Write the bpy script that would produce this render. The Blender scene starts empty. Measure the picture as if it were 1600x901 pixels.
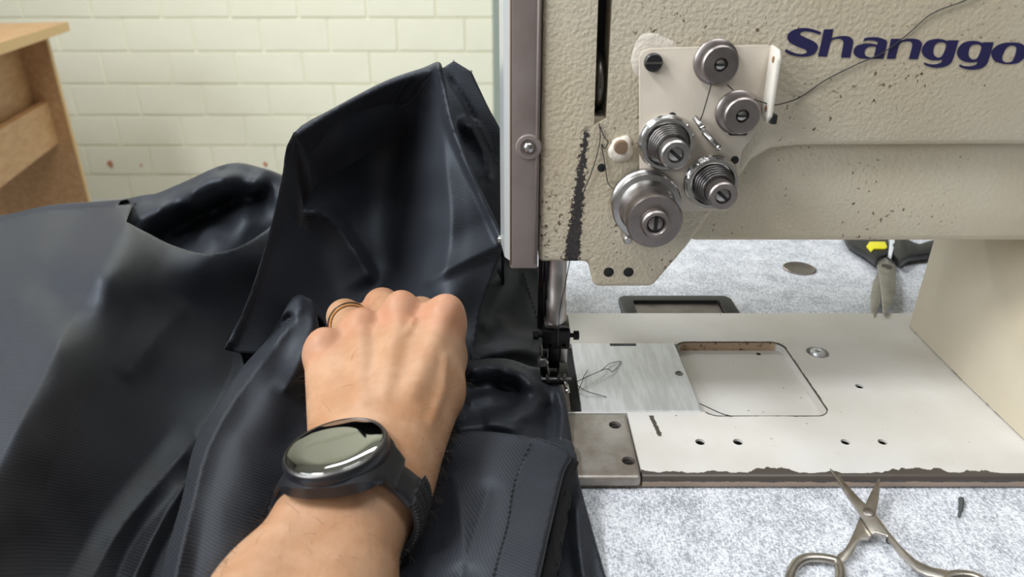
import bpy, bmesh, math, random
import numpy as np
from mathutils import Vector, Matrix, geometry
random.seed(7); np.random.seed(7)
D = bpy.data
SC = bpy.context.scene
COL = SC.collection

# ------------------------------------------------------------------ camera
F = 1130.0                      # focal length in pixels of the 1600 px frame
CH = 0.237                      # camera height above the machine bed (z = 0)
TH = math.radians(25.3)         # pitch below the horizon
CT, ST = math.cos(TH), math.sin(TH)
cam = D.cameras.new('camera'); camo = D.objects.new('camera', cam); COL.objects.link(camo)
cam.sensor_width = 36.0; cam.lens = 36.0 * F / 1600.0
cam.clip_start = 0.005; cam.clip_end = 50
camo.location = (0, 0, CH); camo.rotation_euler = (math.pi/2 - TH, 0, 0)
cam.dof.use_dof = True; cam.dof.focus_distance = 0.40; cam.dof.aperture_fstop = 11.0
SC.camera = camo
# ------------------------------------------------------------------ world, lamps, exposure
W = D.worlds.new('world'); SC.world = W; W.use_nodes = True
W.node_tree.nodes['Background'].inputs[0].default_value = (0.93, 0.96, 1.0, 1)
W.node_tree.nodes['Background'].inputs[1].default_value = 0.42
def area(name, loc, size, power, col, target):
    l = D.lights.new(name, 'AREA'); l.shape = 'RECTANGLE'; l.size, l.size_y = size; l.energy = power; l.color = col
    o = D.objects.new(name, l); COL.objects.link(o); o.location = loc
    o.rotation_euler = (Vector(target) - Vector(loc)).to_track_quat('-Z', 'Y').to_euler()
    return o
area('ceiling_lamp_key', (-1.40, 0.0, 1.90), (1.2, 0.40), 52, (0.96, 0.985, 1.0), (-0.95, 0.1, 0))
area('ceiling_fill_side', (0.50, -0.15, 1.90), (1.2, 0.35), 17, (0.96, 0.985, 1.0), (0.5, -0.1, 0))  # added fill from above for the right-hand side
area('wall_fill_back', (-0.8, 2.5, 1.90), (1.2, 0.35), 35, (0.98, 0.99, 0.98), (-0.8, 2.75, 0))  # unseen fill light, put in to brighten the brick wall
area('left_key_light', (-2.2, -0.7, 1.05), (1.5, 1.0), 54, (0.90, 0.95, 1.0), (0.0, 0.4, 0))  # unseen area light as key from the left; no window is built
SC.view_settings.view_transform = 'Standard'; SC.view_settings.look = 'None'
SC.view_settings.exposure = -0.02; SC.view_settings.gamma = 1.0
SC.view_settings.use_curve_mapping = False

# ------------------------------------------------------------------ placing helpers
def P(px, py, d):               # the point seen at a photo pixel, d metres deep
    a = (px - 800.0)/F; b = -(py - 450.5)/F
    return Vector((a*d, (CT + b*ST)*d, CH + (-ST + b*CT)*d))
def onZ(px, py, z=0.0):
    b = -(py - 450.5)/F
    return P(px, py, (z - CH)/(-ST + b*CT))
def onY(px, py, y):
    b = -(py - 450.5)/F
    return P(px, py, y/(CT + b*ST))
def onX(px, py, x):
    return P(px, py, x*F/(px - 800.0))
def onPl(px, py, p0, n):
    r = P(px, py, 1.0) - Vector((0, 0, CH))
    t = (Vector(p0) - Vector((0, 0, CH))).dot(n)/r.dot(n)
    return Vector((0, 0, CH)) + r*t

# ------------------------------------------------------------------ material helpers
class NB:
    def __init__(s, name):
        s.m = D.materials.new(name); s.m.use_nodes = True
        s.t = s.m.node_tree; s.b = s.t.nodes['Principled BSDF']
        s.tc = s.t.nodes.new('ShaderNodeTexCoord'); s.obj = s.tc.outputs['Object']; s.uv = s.tc.outputs['UV']
        sp = s.t.nodes.new('ShaderNodeSeparateXYZ'); s.t.links.new(s.obj, sp.inputs[0]); s.x, s.y, s.z = sp.outputs
    def put(s, sock, v):
        if hasattr(v, 'is_output') or isinstance(v, bpy.types.NodeSocket): s.t.links.new(v, sock)
        elif isinstance(v, (tuple, list)) and len(v) == 3 and sock.type == 'RGBA': sock.default_value = (*v, 1)
        else: sock.default_value = v
    def math(s, op, a, b=0.0, c=None, clamp=False):
        n = s.t.nodes.new('ShaderNodeMath'); n.operation = op; n.use_clamp = clamp
        s.put(n.inputs[0], a); s.put(n.inputs[1], b)
        if c is not None: s.put(n.inputs[2], c)
        return n.outputs[0]
    def step(s, v, lo, hi):     # smooth 0..1 ramp
        n = s.t.nodes.new('ShaderNodeMapRange'); n.interpolation_type = 'SMOOTHSTEP'
        s.put(n.inputs[0], v); n.inputs[1].default_value = lo; n.inputs[2].default_value = hi
        return n.outputs[0]
    def noise(s, scale, detail=3, rough=.5, vec=None, stretch=None):
        v = vec or s.obj
        if stretch:
            m = s.t.nodes.new('ShaderNodeMapping'); s.t.links.new(v, m.inputs[0])
            m.inputs['Scale'].default_value = stretch[:3]
            if len(stretch) > 3: m.inputs['Rotation'].default_value = stretch[3]
            v = m.outputs[0]
        n = s.t.nodes.new('ShaderNodeTexNoise'); s.t.links.new(v, n.inputs['Vector'])
        n.inputs['Scale'].default_value = scale; n.inputs['Detail'].default_value = detail; n.inputs['Roughness'].default_value = rough
        return n.outputs[0]
    def voro(s, scale, vec=None):
        n = s.t.nodes.new('ShaderNodeTexVoronoi'); s.t.links.new(vec or s.obj, n.inputs['Vector']); n.inputs['Scale'].default_value = scale
        return n.outputs['Distance']
    def mix(s, f, a, b):
        n = s.t.nodes.new('ShaderNodeMix'); n.data_type = 'RGBA'
        s.put(n.inputs[0], f); s.put(n.inputs[6], a); s.put(n.inputs[7], b)
        return n.outputs[2]
    def bump(s, h, strength=.3, dist=.001):
        n = s.t.nodes.new('ShaderNodeBump'); s.put(n.inputs['Height'], h)
        n.inputs['Strength'].default_value = strength; n.inputs['Distance'].default_value = dist
        s.t.links.new(n.outputs[0], s.b.inputs['Normal'])
    def set(s, **k):
        for a, v in k.items(): s.put(s.b.inputs[a.replace('_', ' ')], v)
        return s.m
def lin(r, g, b):
    f = lambda c: ((c/255+.055)/1.055)**2.4 if c/255 > .04045 else c/255/12.92
    return (f(r), f(g), f(b))

# ------------------------------------------------------------------ mesh helpers
def link(name, me, mat, parent=None, smooth=None):
    o = D.objects.new(name, me); COL.objects.link(o)
    if mat is not None and not me.materials: me.materials.append(mat)
    if smooth is not None:
        me.shade_smooth()
        if smooth < 180: me.set_sharp_from_angle(angle=math.radians(smooth))
    if parent is not None:
        o.parent = parent
        if parent.parent is None: o.location = -parent.location
    return o
def thing(name, label, cat, loc=(0, 0, 0), group=None):
    o = D.objects.new(name, None); COL.objects.link(o); o.location = loc; o.empty_display_size = .02
    o['label'] = label; o['category'] = cat
    if group: o['group'] = group
    return o
def tag(o, label, cat, group=None):
    o['label'] = label; o['category'] = cat
    if group: o['group'] = group
    return o
def bm_mesh(bm, name):
    bmesh.ops.recalc_face_normals(bm, faces=bm.faces)
    me = D.meshes.new(name); bm.to_mesh(me); bm.free(); return me
def bevel(bm, w, seg=2, ang=30):
    es = [e for e in bm.edges if len(e.link_faces) == 2 and e.calc_face_angle(0) > math.radians(ang)]
    if es and w > 0: bmesh.ops.bevel(bm, geom=es, offset=w, segments=seg, affect='EDGES', profile=.5, clamp_overlap=True)
def box(bm, lo, hi):
    r = bmesh.ops.create_cube(bm, size=1.0)
    lo, hi = Vector(lo), Vector(hi)
    for v in r['verts']: v.co = Vector([(lo[i]+hi[i])/2 + v.co[i]*(hi[i]-lo[i]) for i in range(3)])
    return r['verts']
def box_mesh(name, lo, hi, bev=0.0, seg=2):
    bm = bmesh.new(); box(bm, lo, hi); bevel(bm, bev, seg); return bm_mesh(bm, name)
def prism(bm, pts, vec):        # pts: list of Vector (planar loop), vec: extrusion
    vs = [bm.verts.new(p) for p in pts]; f = bm.faces.new(vs)
    r = bmesh.ops.extrude_face_region(bm, geom=[f])
    nv = [g for g in r['geom'] if isinstance(g, bmesh.types.BMVert)]
    bmesh.ops.translate(bm, verts=nv, vec=Vector(vec))
def prism_mesh(name, pts, vec, bev=0.0, seg=2, ang=30):
    bm = bmesh.new(); prism(bm, pts, vec)
    bmesh.ops.recalc_face_normals(bm, faces=bm.faces)
    bevel(bm, bev, seg, ang); return bm_mesh(bm, name)
def frame_of(axis):
    a = Vector(axis).normalized(); u = a.orthogonal().normalized()
    if abs(a.z) < .9: u = a.cross(Vector((0, 0, 1))).normalized()
    return a, u, a.cross(u).normalized()
def lathe(bm, c, axis, prof, seg=32, closed=False):
    a, u, v = frame_of(axis); c = Vector(c); rings = []
    for r, h in prof:
        if r < 1e-7: rings.append([bm.verts.new(c + a*h)])
        else: rings.append([bm.verts.new(c + a*h + (u*math.cos(t) + v*math.sin(t))*r) for t in [2*math.pi*i/seg for i in range(seg)]])
    for A, B in zip(rings, rings[1:]):
        for i in range(seg):
            j = (i+1) % seg
            if len(A) == 1 and len(B) == 1: continue
            if len(A) == 1: bm.faces.new((A[0], B[i], B[j]))
            elif len(B) == 1: bm.faces.new((A[i], A[j], B[0]))
            else: bm.faces.new((A[i], A[j], B[j], B[i]))
def lathe_mesh(name, c, axis, prof, seg=32):
    bm = bmesh.new(); lathe(bm, c, axis, prof, seg); return bm_mesh(bm, name)
def catmull(pts, n=6, closed=False):
    pts = [Vector(p) for p in pts]; out = []; m = len(pts)
    for i in range(m if closed else m-1):
        if closed: p0, p1, p2, p3 = pts[i-1], pts[i], pts[(i+1) % m], pts[(i+2) % m]
        else: p0, p1, p2, p3 = pts[max(i-1, 0)], pts[i], pts[i+1], pts[min(i+2, m-1)]
        for k in range(n):
            t = k/n
            out.append(.5*((2*p1) + (p2-p0)*t + (2*p0-5*p1+4*p2-p3)*t*t + (3*p1-p0-3*p2+p3)*t**3))
    if not closed: out.append(pts[-1])
    return out
def tube(bm, path, rad, seg=8, closed=False, up=None, flat=1.0):
    path = [Vector(p) for p in path]; n = len(path)
    if not hasattr(rad, '__len__'): rad = [rad]*n
    rings = []; u = None
    for i in range(n):
        if closed: t = path[(i+1) % n] - path[i-1]
        else: t = path[min(i+1, n-1)] - path[max(i-1, 0)]
        t.normalize()
        if up is not None: u = Vector(up); u = (u - t*u.dot(t)).normalized()
        elif u is None: u = t.orthogonal().normalized()
        else: u = (u - t*u.dot(t)).normalized()
        w = t.cross(u)
        rings.append([bm.verts.new(path[i] + (u*math.cos(a)*flat + w*math.sin(a))*rad[i]) for a in [2*math.pi*k/seg for k in range(seg)]])
    for i in range(n if closed else n-1):
        A, B = rings[i], rings[(i+1) % n]
        for k in range(seg): bm.faces.new((A[k], A[(k+1) % seg], B[(k+1) % seg], B[k]))
    if not closed: bm.faces.new(rings[0][::-1]); bm.faces.new(rings[-1])
def tube_mesh(name, path, rad, seg=8, closed=False, up=None, flat=1.0):
    bm = bmesh.new(); tube(bm, path, rad, seg, closed, up, flat); return bm_mesh(bm, name)
def boolean(me, cutters, op='DIFFERENCE'):   # cut meshes out of a mesh, nothing left behind
    o = D.objects.new('tmp', me); COL.objects.link(o); cs = []
    for cme in cutters:
        c = D.objects.new('tmp_cut', cme); COL.objects.link(c); cs.append(c)
        m = o.modifiers.new('b', 'BOOLEAN'); m.operation = op; m.object = c; m.solver = 'EXACT'
    dg = bpy.context.evaluated_depsgraph_get(); dg.update()
    r = D.meshes.new_from_object(o.evaluated_get(dg))
    r.name = me.name
    for c in cs + [o]: D.objects.remove(c)
    return r
def rrect(x0, x1, y0, y1, r, n=5):
    out = []
    for cx, cy, a0 in ((x1-r, y1-r, 0), (x0+r, y1-r, 90), (x0+r, y0+r, 180), (x1-r, y0+r, 270)):
        for k in range(n+1):
            a = math.radians(a0 + 90*k/n); out.append((cx + r*math.cos(a), cy + r*math.sin(a)))
    return out
# ------------------------------------------------------------------ materials
def mat_metal(name, col, rough, noise=0.0, scale=60, metallic=1.0):
    n = NB(name)
    if noise:
        k = n.noise(scale, 4, .6)
        n.set(Base_Color=n.mix(n.step(k, .3, .7), tuple(c*(1-noise) for c in col), col), Roughness=n.math('MULTIPLY_ADD', k, .25, rough-.1))
    else: n.set(Base_Color=col, Roughness=rough)
    return n.set(Metallic=metallic)
M = {}
M['chrome'] = mat_metal('chrome', (.72, .71, .70), .16)
M['steel'] = mat_metal('steel', (.52, .50, .49), .30, .25, 90)
M['dull_steel'] = mat_metal('dull_steel', (.33, .29, .275), .36, .25, 70)
M['dark_steel'] = mat_metal('dark_steel', (.16, .15, .145), .36, .3, 200)
M['blued'] = mat_metal('blued_steel', (.035, .033, .032), .32, .3, 200)
M['black'] = NB('black_plastic').set(Base_Color=(.012, .012, .014), Roughness=.38)
M['hole'] = NB('hole_black').set(Base_Color=(.006, .006, .006), Roughness=.8)
M['thread'] = NB('thread').set(Base_Color=(.02, .02, .022), Roughness=.8)
M['yellow'] = NB('yellow_plastic').set(Base_Color=lin(222, 214, 40), Roughness=.4)
M['whiteplastic'] = NB('white_plastic').set(Base_Color=lin(205, 208, 212), Roughness=.4)
M['gold'] = mat_metal('gold', (.78, .60, .36), .22)
def mk_paint():
    n = NB('machine_paint')     # cream enamel: dirt, rust specks, a dark rubbed streak on the head
    big = n.noise(9, 4, .55); fine = n.noise(420, 2, .5)
    c = n.mix(n.step(big, .35, .7), lin(194, 184, 164), lin(184, 171, 147))
    sp = n.math('MULTIPLY', n.step(n.noise(420, 2, .5), .665, .70), n.math('MULTIPLY', n.step(n.noise(24, 3, .6), .47, .58), n.step(n.math('SUBTRACT', .24, n.x), -.02, .06)))
    c = n.mix(sp, c, lin(88, 66, 48))
    # rubbed streak running down the head beside the take-up slot
    a = onY(916, 200, .335); b = onY(892, 412, .335)
    k = (b.x - a.x)/(b.z - a.z)
    ctr = n.math('MULTIPLY_ADD', n.math('SUBTRACT', n.z, a.z), k, a.x)
    dist = n.math('ABSOLUTE', n.math('SUBTRACT', n.x, ctr))
    t = n.math('DIVIDE', n.math('SUBTRACT', a.z, n.z), a.z - b.z)
    wid = n.math('MULTIPLY_ADD', n.math('MULTIPLY_ADD', t, .0030, .0014), 1.0, n.math('MULTIPLY', n.math('SUBTRACT', n.noise(650, 4, .75), .52), .010))
    m1 = n.math('MULTIPLY', n.step(n.math('SUBTRACT', wid, dist), -.0002, .0003), n.step(t, -.03, .04))
    c = n.mix(m1, c, lin(52, 46, 46))
    # chipped patches on the lower left of the head
    ch = n.math('MULTIPLY', n.step(n.noise(330, 4, .7), .585, .60), n.math('MULTIPLY', n.step(n.math('SUBTRACT', .040, n.x), 0, .018), n.step(n.math('SUBTRACT', .160, n.z), 0, .05)))
    c = n.mix(ch, c, lin(92, 80, 66))
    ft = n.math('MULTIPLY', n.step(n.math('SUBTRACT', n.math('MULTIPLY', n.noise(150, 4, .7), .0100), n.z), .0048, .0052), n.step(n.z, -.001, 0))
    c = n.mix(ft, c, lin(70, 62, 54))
    h = n.math('MULTIPLY', n.noise(520, 3, .5), n.step(n.math('SUBTRACT', .20, n.x), -.12, .10))
    n.bump(h, .55, .0012)
    return n.set(Base_Color=c, Roughness=.42)
M['paint'] = mk_paint()
M['enamel'] = NB('plate_enamel').set(Base_Color=lin(196, 185, 170), Roughness=.38)
M['lip'] = NB('lip_enamel').set(Base_Color=lin(212, 206, 195), Roughness=.35)
BED_Y0, BED_Y1 = onZ(1000, 744).y, onZ(1000, 487).y
TZ = -.008
RC = dict(x0=onZ(1055, 535).x, x1=onZ(1222, 536).x, y0=onZ(1200, 649).y, y1=onZ(1200, 534).y)
def mk_bed():
    n = NB('bed_paint')
    big = n.noise(14, 4, .55)
    c = n.mix(n.step(big, .35, .7), lin(203, 200, 196), lin(194, 189, 181))
    sp = n.math('MULTIPLY', n.step(n.noise(300, 2, .5), .72, .75), n.step(n.noise(40, 2, .6), .46, .56))
    c = n.mix(sp, c, lin(96, 80, 62))
    # paint chipped off along the front edge
    e = n.math('SUBTRACT', n.y, BED_Y0)
    jag = n.math('MULTIPLY_ADD', n.step(n.noise(26, 5, .6, stretch=(1, .05, .05)), .42, .68), .0062, .0026)
    top = n.step(n.math('SUBTRACT', jag, e), -.0001, .0002)
    low = n.step(n.math('SUBTRACT', n.z, n.math('MULTIPLY_ADD', n.noise(120, 4, .6, stretch=(1, .05, .05)), .0030, -.0052)), 0, .0002)
    c = n.mix(n.math('MULTIPLY', top, low), c, lin(74, 66, 60))
    low2 = n.math('MULTIPLY', n.math('SUBTRACT', 1.0, low), top)
    c = n.mix(low2, c, lin(156, 136, 118))
    # dark rim round the sunk panel
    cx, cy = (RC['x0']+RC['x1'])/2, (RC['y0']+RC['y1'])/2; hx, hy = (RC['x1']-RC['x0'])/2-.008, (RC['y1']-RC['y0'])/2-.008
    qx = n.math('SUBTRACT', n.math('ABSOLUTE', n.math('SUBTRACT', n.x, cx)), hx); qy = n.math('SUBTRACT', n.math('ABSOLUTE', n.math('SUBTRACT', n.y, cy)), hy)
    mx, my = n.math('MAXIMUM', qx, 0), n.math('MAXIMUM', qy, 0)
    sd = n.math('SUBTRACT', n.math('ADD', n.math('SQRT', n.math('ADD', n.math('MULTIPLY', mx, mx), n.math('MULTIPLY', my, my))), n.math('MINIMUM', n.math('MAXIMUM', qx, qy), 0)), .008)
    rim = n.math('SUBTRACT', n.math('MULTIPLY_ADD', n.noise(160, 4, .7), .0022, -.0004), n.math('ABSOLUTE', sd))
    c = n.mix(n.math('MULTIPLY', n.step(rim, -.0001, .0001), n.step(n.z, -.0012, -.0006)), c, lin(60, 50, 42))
    bw = n.math('MULTIPLY', n.step(n.math('SUBTRACT', n.y, RC['y1']), -.0016, -.0010), n.math('MULTIPLY', n.step(n.z, -.0004, -.0008), n.step(n.math('SUBTRACT', RC['y1'], n.y), -.0006, -.0003)))  # tan back wall: dirt and rust, with some of its shade in the colour
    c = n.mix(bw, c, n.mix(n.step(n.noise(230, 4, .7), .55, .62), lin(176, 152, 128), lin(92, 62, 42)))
    # a dark scrape beside the steel plate
    a, b = onZ(1017, 648), onZ(1032, 682)
    k = (b.x-a.x)/(b.y-a.y)
    dist = n.math('ABSOLUTE', n.math('SUBTRACT', n.x, n.math('MULTIPLY_ADD', n.math('SUBTRACT', n.y, a.y), k, a.x)))
    scr = n.math('SUBTRACT', n.math('MULTIPLY', n.noise(500, 4, .7), .0032), dist)
    scr = n.math('MULTIPLY', n.step(scr, .0002, .0006), n.math('MULTIPLY', n.step(n.math('SUBTRACT', a.y, n.y), 0, .001), n.step(n.math('SUBTRACT', n.y, b.y), 0, .001)))
    c = n.mix(scr, c, lin(66, 60, 52))
    n.bump(n.noise(180, 3, .5), .12, .0008)
    return n.set(Base_Color=c, Roughness=.36)
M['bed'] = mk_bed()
def mk_face():
    n = NB('face_plate_paint')
    c = n.mix(n.step(n.noise(40, 3, .6), .35, .7), lin(128, 117, 112), lin(116, 104, 99))
    return n.set(Base_Color=c, Roughness=.40)
M['face'] = mk_face()
def mk_table():
    n = NB('table_laminate')    # white laminate printed with a grey woven-linen pattern
    a = n.noise(1300, 3, .7, stretch=(1, .38, 1, (0, 0, .6)))
    b = n.noise(1400, 3, .7, stretch=(.38, 1.2, 1, (0, 0, .6)))
    big = n.noise(60, 3, .6)
    k = n.math('MULTIPLY_ADD', big, .22, n.math('ADD', n.math('MULTIPLY', a, .55), n.math('MULTIPLY', b, .45)))
    f = n.step(k, .50, .70)
    c = n.mix(f, lin(138, 142, 150), lin(222, 224, 230))
    return n.set(Base_Color=c, Roughness=.45)
M['table'] = mk_table()
def mk_wall():
    n = NB('wall_paint')
    c = n.mix(n.step(n.noise(3.5, 4, .6), .3, .7), lin(241, 239, 218), lin(236, 234, 211))
    n.bump(n.noise(70, 4, .6), .25, .004)
    return n.set(Base_Color=c, Roughness=.6)
M['wall'] = mk_wall()
def mk_wood():
    n = NB('beech_veneer')
    g = n.noise(9, 5, .6, stretch=(6, 1, 6)); h = n.noise(60, 3, .6, stretch=(8, .4, 8))
    c = n.mix(n.step(g, .3, .7), lin(196, 156, 112), lin(178, 136, 92))
    c = n.mix(n.math('MULTIPLY', n.step(h, .5, .75), .35), c, lin(150, 108, 68))
    return n.set(Base_Color=c, Roughness=.45)
M['wood'] = mk_wood()
M['wood_edge'] = NB('beech_edge_band').set(Base_Color=lin(206, 172, 118), Roughness=.45)
def mk_plate():
    n = NB('slide_plate_steel')
    g = n.noise(260, 4, .65, stretch=(1, .12, 1, (0, 0, .7)))
    c = n.mix(n.step(g, .35, .7), (.60, .61, .63), (.72, .73, .76))
    n.bump(g, .08, .0004)
    return n.set(Base_Color=c, Metallic=.85, Roughness=n.math('MULTIPLY_ADD', g, .2, .36))
M['plate'] = mk_plate()
def mk_endplate():
    n = NB('worn_steel')
    g = n.noise(45, 5, .65); s = n.noise(320, 4, .7, stretch=(1, .2, 1, (0, 0, .9)))
    c = n.mix(n.step(g, .32, .7), (.30, .26, .225), (.44, .41, .385))
    n.bump(s, .08, .0004)
    return n.set(Base_Color=c, Metallic=.8, Roughness=n.math('MULTIPLY_ADD', s, .2, .40))
M['endplate'] = mk_endplate()

# ------------------------------------------------------------------ the room
WY = 3.45                                        # brick wall distance
FLOOR = -.90
o = link('floor', box_mesh('floor', (-2.6, -1.6, FLOOR-.05), (3, WY, FLOOR)), NB('floor_tile').set(Base_Color=lin(196, 198, 202), Roughness=.5)); o['kind'] = 'structure'
o = link('ceiling', box_mesh('ceiling', (-2.6, -1.6, 1.95), (3, WY, 2.0)), NB('ceiling_white').set(Base_Color=lin(225, 225, 220), Roughness=.8)); o['kind'] = 'structure'
wall = link('wall_back', box_mesh('wall_back', (-2.6, WY, FLOOR), (3, WY+.2, 1.95)), M['wall']); wall['kind'] = 'structure'
greyw = NB('grey_wall_paint').set(Base_Color=lin(120, 118, 114), Roughness=.8)
for nm, lo, hi in (('wall_left', (-2.7, -1.6, FLOOR), (-2.6, WY, 1.95)), ('wall_right', (3, -1.6, FLOOR), (3.1, WY, 1.95)), ('wall_front', (-2.6, -1.7, FLOOR), (3, -1.6, 1.95))):
    o = link(nm, box_mesh(nm, lo, hi), greyw); o['kind'] = 'structure'
# bricks: every one an object, three shapes shared
BP, RP = .3075, .1445
def brick_mesh(k):
    rnd = random.Random(k); bm = bmesh.new(); vs = box(bm, (-BP/2+.0050, -.0055, -RP/2+.0050), (BP/2-.0050, .01, RP/2-.0050))
    for v in vs: v.co += Vector((rnd.uniform(-.002, .002), rnd.uniform(-.0003, .0003), rnd.uniform(-.002, .002)))
    bevel(bm, .0022, 2); me = bm_mesh(bm, 'brick'); me.materials.append(M['wall']); return me
bmeshes = [brick_mesh(k) for k in range(5)]
row0 = onY(300, 28, WY).z; xj = {0: onY(250, 12, WY).x, 1: onY(304, 58, WY).x}
for r in range(-13, 7):
    z = row0 - (r - .5)*RP                        # r = 0 lies just above the first joint line
    for k in range(-8, 8):
        x = xj[r % 2] + (k+.5)*BP - .002*r
        if x - BP/2 < -2.55 or x + BP/2 > 0.02 and x - BP/2 > -.045 or x > .0: continue
        w = min(x+BP/2, -.052)
        b = link('brick', random.choice(bmeshes), None, wall); b.location = (x, WY-.0015+random.uniform(-.001, .001), z)
        if x + BP/2 > -.048:
            sc = (w-(x-BP/2))/BP; b.scale.x = sc; b.location.x = x - BP/2 + BP*sc/2
# paint splashes on the wall
for px, py, r in ((172, 257, .016), (415, 257, .010), (220, 258, .006)):
    p = onY(px, py, WY-.012); bm = bmesh.new()
    lathe(bm, p + Vector((0, .003, 0)), (0, -1, 0), [(r, 0), (r*.8, .0015), (0, .002)], 12)
    for v in bm.verts: v.co.z += random.uniform(-.3, .3)*r; v.co.x += random.uniform(-.3, .3)*r
    link('paint_fleck', bm_mesh(bm, 'fleck'), NB('red_fleck').set(Base_Color=lin(196, 128, 98), Roughness=.6), wall)
# grey-green pilaster where the brick ends
xa = onY(770, 100, WY-.05).x; xb = onY(800, 100, WY-.05).x
o = link('trim_1', box_mesh('trim_1', (xa, WY-.05, FLOOR), (xb+.25, WY, 1.95), .004), NB('grey_green_paint').set(Base_Color=lin(150, 160, 150), Roughness=.5)); o['kind'] = 'structure'

# ------------------------------------------------------------------ wooden desk at the left
desk = thing('wooden_desk', 'beech veneer office desk with side panel, in front of the brick wall', 'desk', (-1.75, 2.2, FLOOR))
dz = -.004
c1, c0 = onZ(105, 34, dz), onZ(0, 66, dz); dv = (c0-c1).normalized(); dn = Vector((dv.y, -dv.x, 0))   # dv towards the camera, dn to the right
if dn.x < 0: dn = -dn
E = c1; TT = .03
near = E + dv*1.5; dl = -dn*.75
link('desktop', prism_mesh('desktop', [E, near, near+dl, E+dl], (0, 0, -TT), .002), M['wood'], desk)
link('edge_band', prism_mesh('edge_band', [E+dn*.0005, near+dn*.0005, near+dn*.003, E+dn*.003], (0, 0, -TT), 0), M['wood_edge'], desk)
def deskbox(name, s0, s1, t0, t1, z0, z1, mat, bev=.0015):       # s along dv from the far corner, t inwards from the edge
    q = [E+dv*s-dn*t for s, t in ((s0, t0), (s1, t0), (s1, t1), (s0, t1))]
    for p in q: p.z = z0
    return link(name, prism_mesh(name, q, (0, 0, z1-z0), bev), mat, desk)
deskbox('side_panel', .10, .125, .045, .70, FLOOR, dz-TT-.0005, M['wood'])
deskbox('edge_band', .0995, .1255, .0405, .0448, FLOOR, dz-TT-.0005, M['wood_edge'], 0)
deskbox('modesty_panel', .126, 1.45, .13, .148, -.30, dz-TT-.0005, M['wood'])
deskbox('rail', .126, 1.45, .085, .115, -.40, -.255, M['wood'])
deskbox('side_panel', 1.40, 1.425, .045, .70, FLOOR, dz-TT-.0005, M['wood'])

# ------------------------------------------------------------------ work table
wt = thing('work_table', 'white sewing table top printed with a grey linen pattern under the machine', 'table', (.1, .4, FLOOR))
TB = .66
link('table_top', box_mesh('table_top', (-.75, .02, TZ-.028), (.95, TB, TZ), .0015), M['table'], wt)
for x in (-.70, .90):
    for y in (.06, TB-.06): link('leg', box_mesh('leg', (x-.02, y-.02, FLOOR), (x+.02, y+.02, TZ-.0285), .002), M['dull_steel'], wt)

# ------------------------------------------------------------------ sewing machine
sm = thing('sewing_machine', 'worn cream industrial lockstitch sewing machine with navy lettering on its arm', 'sewing machine', (.15, .37, TZ))
def part(name, me, mat, smooth=40, parent=None): return link(name, me, mat, parent or sm, smooth)
YF = .335; YB = .425                              # front and back planes of head and arm
def FY(px, py, y=YF): p = onY(px, py, y); return p
# bed with holes and the sunk panel
def cyl(c, r, h, seg=20, z0=None): return lathe_mesh('c', c, (0, 0, 1), [(0, -h), (r, -h), (r, .01), (0, .01)], seg)
bed = box_mesh('bed', (-.03, BED_Y0, TZ), (.50, BED_Y1, 0), .0028, 4)
holes = [(1343, 603, .0024), (1094, 690, .0026), (1153, 690, .0026), (1321, 690, .0024), (1379, 690, .0024)]
cut = [cyl(onZ(px, py), r, .006) for px, py, r in holes]
cut.append(cyl(onZ(1278, 550), .0072, .004, 28))
q = [Vector((x, y, -.0058)) for x, y in rrect(RC['x0'], RC['x1'], RC['y0'], RC['y1'], .008, 6)]
cut.append(prism_mesh('c', q, (0, 0, .02)))
e0, e1, e2, e3 = onZ(880, 645), onZ(980, 645), onZ(1005, 752), onZ(900, 752)
EPX, EPY = (onZ(980, 646).x + onZ(1004, 748).x)/2, onZ(950, 645).y
cut.append(box_mesh('c', (-.04, BED_Y0-.01, -.0065), (EPX+.0003, EPY, .01)))
SX0, SX1 = onZ(893, 540).x, onZ(1075, 590).x; SY0, SY1 = onZ(1000, 643).y, onZ(1000, 537).y
cut.append(box_mesh('c', (SX0-.035, SY0, -.0035), (RC['x0']+.02, SY1, .01)))
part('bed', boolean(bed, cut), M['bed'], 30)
link('hole_floor', box_mesh('hole_floor', (.05, BED_Y0+.01, -.0077), (.45, BED_Y1-.01, -.0072)), M['hole'], sm)
for px, py, r in holes:
    part('screw_hole', lathe_mesh('h', onZ(px, py), (0, 0, 1), [(0, -.0042), (r*.99, -.004), (r*.99, -.0015), (r*.85, -.0012), (r*.85, -.0038)], 16), M['dark_steel'])
p = onZ(1185, 553, -.0058); part('screw_hole', lathe_mesh('h', p, (0, 0, 1), [(.0015, .0002), (.001, .0005), (0, .0004)], 12), M['hole'])
# sunk-panel floor is the bed itself; bright screw in its countersink
p = onZ(1278, 550)
s_ = part('screw', lathe_mesh('screw', p, (0, 0, 1), [(0, -.0039), (.0048, -.0039), (.0048, .0000), (.0040, .0010), (.0022, .0012), (.0018, .0006), (0, .0006)], 24), M['plate'])
link('slot', box_mesh('slot', p+Vector((-.0017, -.0003, .0006)), p+Vector((.0017, .0003, .0008))), M['dark_steel'], s_)
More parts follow.
